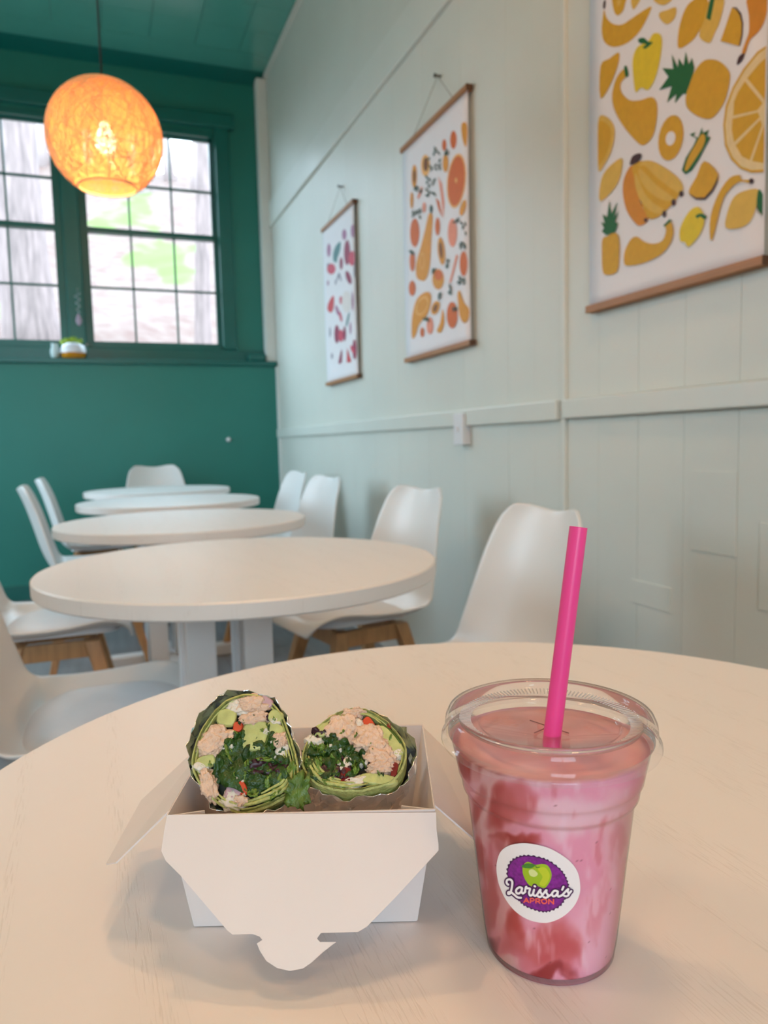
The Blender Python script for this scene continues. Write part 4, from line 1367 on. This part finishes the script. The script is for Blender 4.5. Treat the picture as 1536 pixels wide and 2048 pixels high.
                if typ in ('cuke', 'onion', 'pepper', 'tomato'):      # cut faces: blocky
                    p = Vector((math.copysign(abs(p.x) ** 0.7, p.x), math.copysign(abs(p.y) ** 0.7, p.y), max(-1, min(0.62, p.z))))
                else:
                    p.z = min(p.z, 0.80 + 0.22 * mnoise.noise(p * 3.5 + Vector((sd, 0, 0))) + 0.12 * mnoise.noise(p * 9))
                x_, y_ = p.x * ra, p.y * rb
                X, Y = c2[0] + x_ * co - y_ * si, c2[1] + x_ * si + y_ * co
                q = W(X, Y, -0.0016 + p.z * hgt)
                vv.co = Vector(q)
            me = bpy.data.meshes.new(nm); bm.to_mesh(me); bm.free()
            me.materials.append(mm)
            me.polygons.foreach_set('use_smooth', [True] * len(me.polygons))
            o = bpy.data.objects.new(nm, me); o.parent = root; COL.objects.link(o)
            if typ == 'cuke' and rx * ry > 3000:
                k_ = MB()
                a0 = r.uniform(0, 6)
                if rot in (52, 8): a0 = -1.57
                arc = []
                for q in range(9):
                    a = a0 + q * 0.2 - 0.8 + 1.57
                    x_, y_ = 1.02 * ra * math.cos(a), 1.02 * rb * math.sin(a)
                    arc.append(W(c2[0] + x_ * co - y_ * si, c2[1] + x_ * si + y_ * co, 0.0002))
                k_.tube(arc, 0.0007, 6)
                k_.build('skin', M_cuke_skin, o, True)
    return root


def flareL(d):
    g = math.exp(-((d - 140) / 38.0) ** 2)
    return (0.006 * g, 0.10 * g)


def flareR(d):
    g = math.exp(-((d - 12) / 42.0) ** 2)
    return (-0.001 + 0.003 * g, 0.13 * g)


OUT_L = [(440, 52), (560, 85), (640, 170), (690, 290), (730, 420), (745, 540), (725, 640), (620, 710), (480, 765), (380, 772), (260, 720), (160, 620), (103, 500), (108, 400), (150, 280), (240, 150), (330, 80)]
OUT_R = [(1090, 138), (1200, 165), (1310, 250), (1388, 360), (1388, 470), (1340, 560), (1260, 610), (1090, 645), (950, 635), (850, 600), (780, 520), (762, 440), (800, 330), (880, 230), (980, 165)]
CH_L = [
    ('leaf', 420, 470, 150, 150, 0), ('leaf', 560, 560, 120, 110, 30), ('leaf', 600, 440, 90, 90, -20), ('rad', 520, 500, 70, 50, 20), ('rad', 620, 500, 60, 40, -20),
    ('cuke', 310, 195, 52, 46, 10), ('cuke', 480, 300, 70, 85, 8), ('cuke', 600, 262, 52, 30, 25), ('cuke', 185, 460, 50, 32, -15), ('cuke', 605, 190, 40, 36, 30),
    ('sauce', 395, 125, 62, 38, 0), ('sauce', 150, 492, 38, 24, 20), ('sauce', 345, 695, 62, 42, 0), ('sauce', 645, 385, 30, 42, 10), ('sauce', 600, 220, 30, 20, 0), ('sauce', 560, 280, 26, 20, 0),
    ('chicken', 235, 345, 98, 74, -28), ('chicken', 460, 112, 82, 50, 5), ('chicken', 200, 590, 44, 84, -22), ('chicken', 632, 330, 40, 46, 0), ('chicken', 470, 205, 82, 34, -8), ('chicken', 395, 700, 40, 30, 0),
    ('pepper', 378, 252, 27, 28, 10), ('pepper', 405, 620, 22, 40, -25), ('onion', 545, 105, 40, 30, 35), ('onion', 350, 645, 40, 42, 20),
    ('leaf', 340, 430, 70, 115, 15), ('leaf', 400, 325, 44, 48, 0), ('leaf', 545, 350, 78, 62, -15), ('leaf', 260, 510, 34, 80, 0), ('leaf', 470, 420, 60, 60, 0), ('leaf', 500, 600, 70, 60, 0), ('leaf', 640, 430, 60, 40, 30),
    ('leafl', 470, 650, 34, 26, 10), ('leafl', 305, 550, 16, 26, 0), ('leafl', 330, 410, 16, 60, -25), ('leafl', 430, 520, 12, 60, 5), ('leafl', 645, 545, 26, 90, 22), ('leafl', 700, 540, 30, 70, 10), ('leafl', 560, 570, 22, 50, 0), ('leafl', 550, 440, 60, 22, 0), ('leafl', 590, 660, 60, 24, -35),
]
CH_R = [
    ('leaf', 900, 470, 110, 110, 0), ('leaf', 1010, 470, 100, 90, 20), ('rad', 930, 490, 70, 60, 10), ('rad', 880, 300, 60, 24, 20), ('rad', 1000, 520, 60, 50, 0),
    ('cuke', 892, 268, 44, 40, -20), ('cuke', 1290, 335, 40, 112, -35), ('cuke', 1225, 568, 96, 30, 8),
    ('sauce', 835, 330, 46, 24, 15), ('sauce', 1080, 582, 62, 26, -15), ('sauce', 1340, 410, 28, 24, 0), ('sauce', 1040, 465, 20, 40, 5), ('sauce', 1090, 230, 40, 36, 0),
    ('chicken', 1010, 250, 86, 90, 10), ('chicken', 1175, 320, 92, 84, 20), ('chicken', 1250, 430, 86, 66, 20), ('chicken', 1240, 495, 72, 38, 0), ('chicken', 1080, 165, 60, 28, 0),
    ('pepper', 1175, 245, 28, 62, -28), ('tomato', 1322, 510, 18, 44, 10), ('tomato', 1030, 545, 30, 50, 5), ('tomato', 1290, 250, 12, 20, 0),
    ('leaf', 850, 385, 84, 40, -5), ('leaf', 985, 385, 76, 48, -10), ('leaf', 1105, 430, 56, 62, 20), ('leaf', 930, 330, 50, 30, 0), ('leaf', 1060, 400, 50, 40, 0),
    ('leafl', 1092, 500, 16, 42, 12), ('leafl', 805, 490, 16, 44, -20), ('leafl', 880, 560, 90, 34, 22), ('leafl', 870, 500, 14, 60, -20), ('leafl', 880, 380, 40, 18, 0), ('leafl', 960, 590, 70, 24, 10),
]
build_wrap('wrap_half', 'larger chicken salad wrap half in the box with dark foil flaring out', (-0.077, 0.364, 0.056), (-0.077, 0.399, 0.104), OUT_L, CH_L, 0.062, 3, flareL, ((0.86, -125, 10, 0.0011), (0.80, -100, 5, 0.0010), (0.74, -70, 0, 0.0009)))
build_wrap('wrap_half', 'chicken salad wrap half beside the drink, bright foil showing under its cut face', (-0.0175, 0.368, 0.062), (-0.0175, 0.408, 0.092), OUT_R, CH_R, 0.062, 8, flareR, ((0.86, -175, -60, 0.0011), (0.79, -172, -85, 0.0010), (0.73, -168, -105, 0.0009), (0.87, 35, 110, 0.0007)))
# stray leaf lying between the two halves
v = []; f = []
c0 = L(-0.0470, 0.3640, 0.066)
NN = 9
for i in range(NN):
    for j in range(NN):
        a = -1 + 2 * i / (NN - 1); b = -1 + 2 * j / (NN - 1)
        sq = 1 / math.sqrt(1 + min(abs(a), abs(b)) ** 2 * 0.9)
        w = 1 + 0.55 * mnoise.noise(Vector((a * 2.4, b * 2.4, 5)))
        v.append(U * a * sq * 0.0062 * w + np.array([0, 0, 1]) * b * sq * 0.0078 * w - Vv * (0.001 + 0.006 * mnoise.noise(Vector((a * 2.2, b * 2.2, 1)))) + Vv * b * 0.004)
for i in range(NN - 1):
    for j in range(NN - 1):
        q = i * NN + j
        f.append((q, q + 1, q + NN + 1, q + NN))
lo = mesh_obj('lettuce_leaf', v, f, mat('mid_green_lettuce', (96, 124, 48), 0.4, var=0.4, scale=160, bump=0.3, bscale=300), smooth=True, loc=tuple(c0))
lo.modifiers.new('t', 'SOLIDIFY').thickness = 0.0005
tag(lo, 'loose green lettuce leaf squeezed between the two wrap halves', 'lettuce')

# ================================================================== SMOOTHIE CUP
CUP = L(0.0745, 0.3365, 0.0)
cup = empty('smoothie_cup', tuple(CUP))
tag(cup, 'clear plastic cup of strawberry smoothie with lid and round purple-logo sticker', 'cup')
CPROF = [(0.0285, 0.0), (0.0298, 0.0012), (0.0302, 0.004), (0.0312, 0.010), (0.0350, 0.045), (0.0385, 0.0765), (0.0392, 0.078), (0.0405, 0.0795), (0.0410, 0.083), (0.0416, 0.0855), (0.0424, 0.0865), (0.0432, 0.091), (0.0452, 0.1005), (0.0462, 0.1045), (0.0470, 0.1050)]


def cup_r(z):
    for (r0, z0), (r1, z1) in zip(CPROF[:-1], CPROF[1:]):
        if z <= z1:
            return r0 + (r1 - r0) * (z - z0) / max(1e-9, z1 - z0)
    return CPROF[-1][0]


mb = MB(); mb.lathe([(0.0, 0.003), (0.024, 0.003), (0.0275, 0.0005)] + CPROF, 96)
mb.build('cup_wall', M_pet, cup, True)
# smoothie body with swirl colour
SW = [  # crop (900,1500) x3.2 : cx, cy, rx, ry, colour, strength
    (650, 700, 900, 1100, (226, 160, 168), 1.0),
    (800, 420, 260, 120, (230, 196, 190), 0.9), (1080, 560, 130, 330, (228, 186, 180), 0.85), (250, 300, 90, 330, (226, 188, 180), 0.95),
    (960, 1150, 200, 260, (230, 186, 186), 0.8), (330, 1000, 70, 200, (226, 180, 172), 0.8), (480, 180, 300, 60, (226, 180, 178), 0.7), (1000, 180, 260, 70, (228, 158, 172), 0.8),
    (160, 40, 130, 120, (178, 70, 64), 1.0), (330, 110, 110, 60, (190, 92, 88), 0.9), (180, 330, 45, 100, (190, 88, 84), 0.9),
    (330, 360, 70, 140, (184, 64, 58), 1.0), (440, 330, 150, 100, (200, 104, 102), 0.85), (450, 575, 150, 50, (168, 44, 40), 1.0),
    (195, 720, 34, 190, (192, 92, 88), 0.9), (230, 1000, 36, 240, (194, 98, 94), 0.8), (345, 620, 60, 120, (196, 100, 94), 0.7),
    (420, 1070, 60, 120, (188, 72, 64), 0.95), (600, 1250, 240, 170, (200, 98, 94), 0.9), (700, 1320, 130, 110, (196, 86, 84), 0.9),
    (600, 1460, 190, 50, (158, 46, 46), 1.0), (270, 1320, 70, 100, (120, 34, 34), 1.0), (360, 1400, 60, 50, (226, 190, 180), 1.0), (820, 1500, 90, 16, (150, 44, 48), 0.9), (970, 1440, 60, 60, (190, 96, 96), 0.8),
    (1060, 640, 60, 130, (214, 140, 142), 0.7), (960, 950, 60, 220, (216, 138, 140), 0.7), (760, 700, 180, 160, (226, 154, 166), 0.6),
]
NA, NZ = 240, 130
Z0, Z1 = 0.0035, 0.1005
v = []; f = []; cols = []


def fbm(x, y, z):
    return mnoise.noise(Vector((x, y, z))) + 0.5 * mnoise.noise(Vector((x * 2.1, y * 2.1, z + 3))) + 0.25 * mnoise.noise(Vector((x * 4.3, y * 4.3, z + 8)))


def swirl(px_, py_, base):
    cx, cy = (px_ - 900) * 3.2, (py_ - 1500) * 3.2
    w1 = fbm(cx * 0.0055, cy * 0.0028, 1.0) * 75
    w2 = fbm(cx * 0.0050, cy * 0.0034, 7.0) * 95
    cx2, cy2 = cx + w1, cy + w2
    c = np.array(base, float)
    for (a, b, rx, ry, col, st) in SW:
        d = ((cx2 - a) / rx) ** 2 + ((cy2 - b) / ry) ** 2
        k = max(0.0, min(1.0, (1.7 - d) / 1.5))
        k = st * k * k * (3 - 2 * k)
        c = c * (1 - k) + np.array(col) * k
    # creamy and berry streaks drawn out vertically
    st = fbm(cx * 0.010, cy * 0.0030, 11.0)
    if st > 0.25:
        k = min(0.55, (st - 0.25) * 1.6); c = c * (1 - k) + np.array((238, 206, 202)) * k
    elif st < -0.35:
        k = min(0.45, (-st - 0.35) * 1.6); c = c * (1 - k) + np.array((204, 104, 104)) * k
    s = mnoise.noise(Vector((cx * 0.06, cy * 0.06, 3.0)))
    if s > 0.70:
        c = c * 0.5 + np.array((120, 50, 50)) * 0.5
    return np.clip(c * np.array((1.09, 1.04, 1.12)), 0, 252)


for j in range(NZ + 1):
    z = Z0 + (Z1 - Z0) * j / NZ
    rr = cup_r(z) - 0.0006
    for k in range(NA):
        a = 2 * math.pi * k / NA
        p = np.array([rr * math.cos(a), rr * math.sin(a), z])
        v.append(p)
        u_, v_ = to_px(p + CUP)
        c = swirl(u_, v_, (226, 160, 168))
        cols.append(s2l(c))
for j in range(NZ):
    for k in range(NA):
        k2 = (k + 1) % NA
        f.append((j * NA + k, j * NA + k2, (j + 1) * NA + k2, (j + 1) * NA + k))
# top surface and underside
for rad_i in range(1, 13):
    rr = (cup_r(Z1) - 0.0006) * (1 - rad_i / 12.0)
    for k in range(NA):
        a = 2 * math.pi * k / NA
        p = np.array([rr * math.cos(a), rr * math.sin(a), Z1 + 0.0010 * mnoise.noise(Vector((rr * 90 * math.cos(a), rr * 90 * math.sin(a), 2)))])
        v.append(p)
        q = mnoise.noise(Vector((p[0] * 70, p[1] * 70, 5)))
        cols.append(s2l(np.array((236, 174, 178)) + np.array((10, 22, 20)) * q))
base_i = NZ * NA
for rad_i in range(12):
    o0 = base_i if rad_i == 0 else (NZ + rad_i) * NA
    o1 = (NZ + 1 + rad_i) * NA
    for k in range(NA):
        k2 = (k + 1) % NA
        f.append((o0 + k, o0 + k2, o1 + k2, o1 + k))
f.append(tuple(reversed(range(NA))))
sm = mesh_obj('smoothie', v, f, M_smoothie, cup, True)
ca = sm.data.attributes.new('swirl', 'FLOAT_COLOR', 'POINT')
ca.data.foreach_set('color', [x for c in cols for x in (c[0], c[1], c[2], 1.0)])

# lid
lid = empty('lid'); lid.parent = cup
mb = MB()
mb.lathe([(0.0497, 0.1010), (0.0502, 0.1022), (0.0500, 0.1035), (0.0482, 0.1045), (0.0484, 0.1080), (0.0480, 0.1120), (0.0466, 0.1150), (0.0448, 0.1158), (0.0432, 0.1148), (0.0425, 0.1128), (0.0418, 0.1108), (0.0360, 0.1102), (0.0335, 0.1105), (0.0322, 0.1088), (0.0310, 0.1072), (0.0055, 0.1068)], 128)
mb.build('lid_dome', M_pet_rim, lid, True)
mb = MB()
for k in range(132):
    a = 2 * math.pi * k / 132
    ca_, sa_ = math.cos(a), math.sin(a)
    mb.tube([(ca_ * 0.0362, sa_ * 0.0362, 0.1107), (ca_ * 0.0416, sa_ * 0.0416, 0.1112)], 0.00034, 4)
ro = mb.build('lid_ribs', M_pet_rib, lid)
ro['kind'] = 'stuff'
mb = MB()
for a in (0.35, 0.35 + math.pi / 2):
    d = np.array([math.cos(a), math.sin(a), 0]) * 0.011
    mb.tube([np.array([0, 0, 0.1072]) - d, np.array([0, 0, 0.1072]) + d], 0.00028, 4)
mb.build('straw_slit', mat('slit_shadow', (150, 104, 100), 0.5, var=0.05), lid)

# straw
sb_ = on_plane(1106, 1458, CUP + Vv * (-0.008), Vv)
st_ = on_plane(1157, 1054, CUP + Vv * (-0.002), Vv)
d = (st_ - sb_) / np.linalg.norm(st_ - sb_)
b0 = sb_ - d * 0.022
straw = empty('drinking_straw', tuple(b0))
tag(straw, 'hot pink plastic straw standing in the smoothie lid', 'straw')
Ls = np.linalg.norm(st_ - b0)
ex = Vector(d).orthogonal().normalized(); ey = Vector(d).cross(ex)
v = []; f = []; S = 40
profs = [(0.0040, 0.0), (0.0040, Ls), (0.0035, Ls), (0.0035, 0.0)]
for (r_, h_) in profs:
    for k in range(S):
        a = 2 * math.pi * k / S
        q = Vector(d) * h_ + (ex * math.cos(a) + ey * math.sin(a)) * r_
        v.append(tuple(q))
for i in range(4):
    j = (i + 1) % 4
    for k in range(S):
        k2 = (k + 1) % S
        f.append((i * S + k, i * S + k2, j * S + k2, j * S + k))
so = mesh_obj('tube', v, f, M_straw, straw, True)
so.modifiers.new('es', 'EDGE_SPLIT').split_angle = math.radians(40)

# ---- sticker, pressed on the cup's curved wall
SC_O, SC_S = (960.0, 1660.0), 6.4


def on_cup(cx, cy, off):
    """sticker crop pixel -> point on the cup wall (cup-local), pushed out by off."""
    dvec = ray(SC_O[0] + cx / SC_S, SC_O[1] + cy / SC_S)
    lo_, hi_ = 0.15, (CUP - CC) @ CF / (dvec @ CF)
    # march to the front wall
    prev = None
    for i in range(200):
        t = 0.24 + 0.14 * i / 199
        P = CC + dvec * t - CUP
        g = math.hypot(P[0], P[1]) - (cup_r(max(0.0, min(0.104, P[2]))) + off)
        if g <= 0:
            a, b = prev, t
            for _ in range(30):
                m_ = (a + b) / 2
                P = CC + dvec * m_ - CUP
                if math.hypot(P[0], P[1]) - (cup_r(max(0.0, min(0.104, P[2]))) + off) > 0: a = m_
                else: b = m_
            return CC + dvec * b - CUP
        prev = t
    return P


stk = empty('sticker'); stk.parent = cup


def patch(name, pts, m, off, parent=stk, sub=8):
    """filled outline draped on the wall: fan of rings so that it follows the curve."""
    P = [np.array(p, float) for p in pts]
    c = sum(P) / len(P)
    v = []; f = []; K = len(P)
    v.append(on_cup(c[0], c[1], off))
    for i in range(1, sub + 1):
        for p in P:
            q = c + (p - c) * i / sub
            v.append(on_cup(q[0], q[1], off))
    for k in range(K):
        k2 = (k + 1) % K
        f.append((0, 1 + k, 1 + k2))
        for i in range(sub - 1):
            f.append((1 + i * K + k, 1 + (i + 1) * K + k, 1 + (i + 1) * K + k2, 1 + i * K + k2))
    return mesh_obj(name, v, f, m, parent, True)


def strokes(name, lines, w, m, off, parent=stk):
    mb = MB()
    for li, line in enumerate(lines):
        c = catmull(line, 5, closed=False) if len(line) > 2 else [np.array(q, float) for q in line]
        lft = []; rgt = []
        n = len(c)
        for i in range(n):
            t = c[min(i + 1, n - 1)] - c[max(i - 1, 0)]
            t = t / max(1e-6, np.linalg.norm(t)); nn = np.array([-t[1], t[0]])
            lft.append(c[i] + nn * w / 2); rgt.append(c[i] - nn * w / 2)
        t0 = c[1] - c[0]; t0 = t0 / np.linalg.norm(t0); t1 = c[-1] - c[-2]; t1 = t1 / np.linalg.norm(t1)
        o_ = off + 0.000004 * li
        v = [on_cup(*q, o_) for q in lft] + [on_cup(*q, o_) for q in rgt]
        mb.add(v, [(i, i + 1, n + i + 1, n + i) for i in range(n - 1)])
        for q in (c[0], c[-1]):          # round ends
            ring = [on_cup(q[0] + math.cos(a) * w / 2, q[1] + math.sin(a) * w / 2, o_ + 0.000002) for a in [2 * math.pi * s / 12 for s in range(12)]]
            mb.add(ring, [tuple(range(12))])
    return mb.build(name, m, parent)


M_purple = mat('print_purple', (128, 22, 140), 0.5, var=0.35, scale=700)
M_purple_d = mat('print_dark_purple', (66, 10, 78), 0.5, var=0.05)
M_lime = mat('print_lime', (158, 192, 28), 0.5, var=0.12, scale=90)
M_lime_hi = mat('print_pale_lime', (216, 224, 150), 0.5, var=0.05)
M_lime_y = mat('print_yellow_lime', (192, 206, 40), 0.5, var=0.05)
M_leafp = mat('print_leaf_green', (62, 128, 44), 0.5, var=0.1, scale=300)
M_coral = mat('print_coral', (238, 92, 84), 0.5, var=0.03)
EGG = [(600, 170), (400, 190), (270, 270), (215, 420), (215, 560), (250, 720), (330, 890), (450, 1040), (600, 1140), (760, 1185), (900, 1180), (1060, 1110), (1200, 980), (1275, 820), (1280, 680), (1250, 540), (1170, 420), (1030, 310), (850, 220)]
patch('sticker_paper', catmull(EGG, 4), M_stick_white, 0.00012)
SEAL = [(620, 322), (780, 350), (900, 400), (1020, 490), (1090, 580), (1130, 680), (1140, 780), (1090, 890), (1020, 980), (900, 1040), (800, 1050), (680, 1020), (570, 970), (490, 900), (410, 800), (355, 640), (345, 500), (400, 390), (500, 335)]
sc_ = catmull(SEAL, 12)
cS = sum(sc_) / len(sc_)
nS = len(sc_)
patch('seal_edge', [cS + (p - cS) * (1.0 + 0.022 * math.cos(2 * math.pi * 44 * k / nS)) for k, p in enumerate(sc_)], M_purple_d, 0.00020)
patch('seal_field', [cS + (p - cS) * 0.955 for p in sc_], M_purple, 0.00026)
patch('apple', catmull([(545, 490), (570, 430), (620, 408), (690, 440), (730, 445), (800, 435), (870, 460), (912, 540), (910, 620), (870, 700), (820, 745), (740, 720), (650, 720), (590, 655), (552, 570)], 4), M_lime, 0.00032)
patch('apple_shade', catmull([(740, 500), (830, 480), (890, 560), (880, 640), (820, 720), (760, 690), (800, 600)], 4), M_lime_y, 0.00035)
patch('apple_highlight', catmull([(625, 520), (680, 505), (740, 560), (700, 600), (640, 580)], 4), M_lime_hi, 0.00037)
patch('apple_leaf', catmull([(530, 465), (600, 428), (690, 440), (702, 462), (650, 490), (570, 485)], 4), M_leafp, 0.00039)
strokes('apple_stem', [[(712, 448), (722, 480), (765, 476)]], 10, M_leafp, 0.0004)
LET = [
    [(362, 700), (342, 680), (345, 645), (380, 632), (410, 655), (412, 700), (400, 770), (385, 812), (362, 818), (362, 796), (395, 796), (440, 830), (480, 862), (525, 868)],
    [(535, 740), (500, 735), (464, 765), (468, 805), (500, 812), (530, 780), (540, 738), (532, 785), (548, 812), (580, 790)],
    [(575, 790), (590, 725), (602, 745), (640, 752), (628, 800), (640, 838), (672, 826), (690, 770)],
    [(692, 765), (682, 815), (698, 842), (728, 830), (770, 765)],
    [(728, 830), (772, 762), (772, 792), (794, 830), (770, 858), (742, 848)],
    [(790, 848), (848, 768), (848, 800), (870, 840), (846, 868), (816, 858)],
    [(866, 856), (920, 820)],
    [(990, 784), (955, 778), (924, 808), (932, 846), (966, 842), (992, 806), (998, 780), (992, 830), (1008, 852), (1045, 835)],
    [(1045, 840), (1128, 756), (1122, 785), (1138, 822), (1110, 848), (1078, 842)],
    [(1138, 818), (1168, 782)],
    [(698, 718), (706, 722)],
    [(1068, 728), (1052, 764)],
]
strokes('name_outline', LET, 62, M_purple_d, 0.00044)
strokes('name_lettering', LET, 27, mat('print_white', (246, 240, 244), 0.5, var=0.005), 0.00052)


def glyph(x0, y0, w, h, segs):
    return [[(x0 + a * w, y0 + b * h + (x0 + a * w - 560) * 0.045) for a, b in s] for s in segs]


AP = []
AP += glyph(562, 872, 62, 54, [[(0, 1), (0.5, 0)], [(0.5, 0), (1, 1)], [(0.22, 0.68), (0.78, 0.68)]])
AP += glyph(645, 872, 48, 54, [[(0, 0), (0, 1)], [(0, 0), (0.6, 0), (1, 0.28), (0.6, 0.56), (0, 0.56)]])
AP += glyph(716, 873, 50, 54, [[(0, 0), (0, 1)], [(0, 0), (0.6, 0), (1, 0.28), (0.6, 0.56), (0, 0.56)], [(0.5, 0.56), (1, 1)]])
AP += glyph(788, 873, 66, 55, [[(0.5, 0), (0.93, 0.2), (0.98, 0.6), (0.7, 0.98), (0.3, 0.98), (0.02, 0.6), (0.07, 0.2), (0.5, 0)]])
AP += glyph(880, 873, 60, 55, [[(0, 1), (0, 0)], [(0, 0), (1, 1)], [(1, 1), (1, 0)]])
strokes('apron_lettering', AP, 18, M_coral, 0.00058)
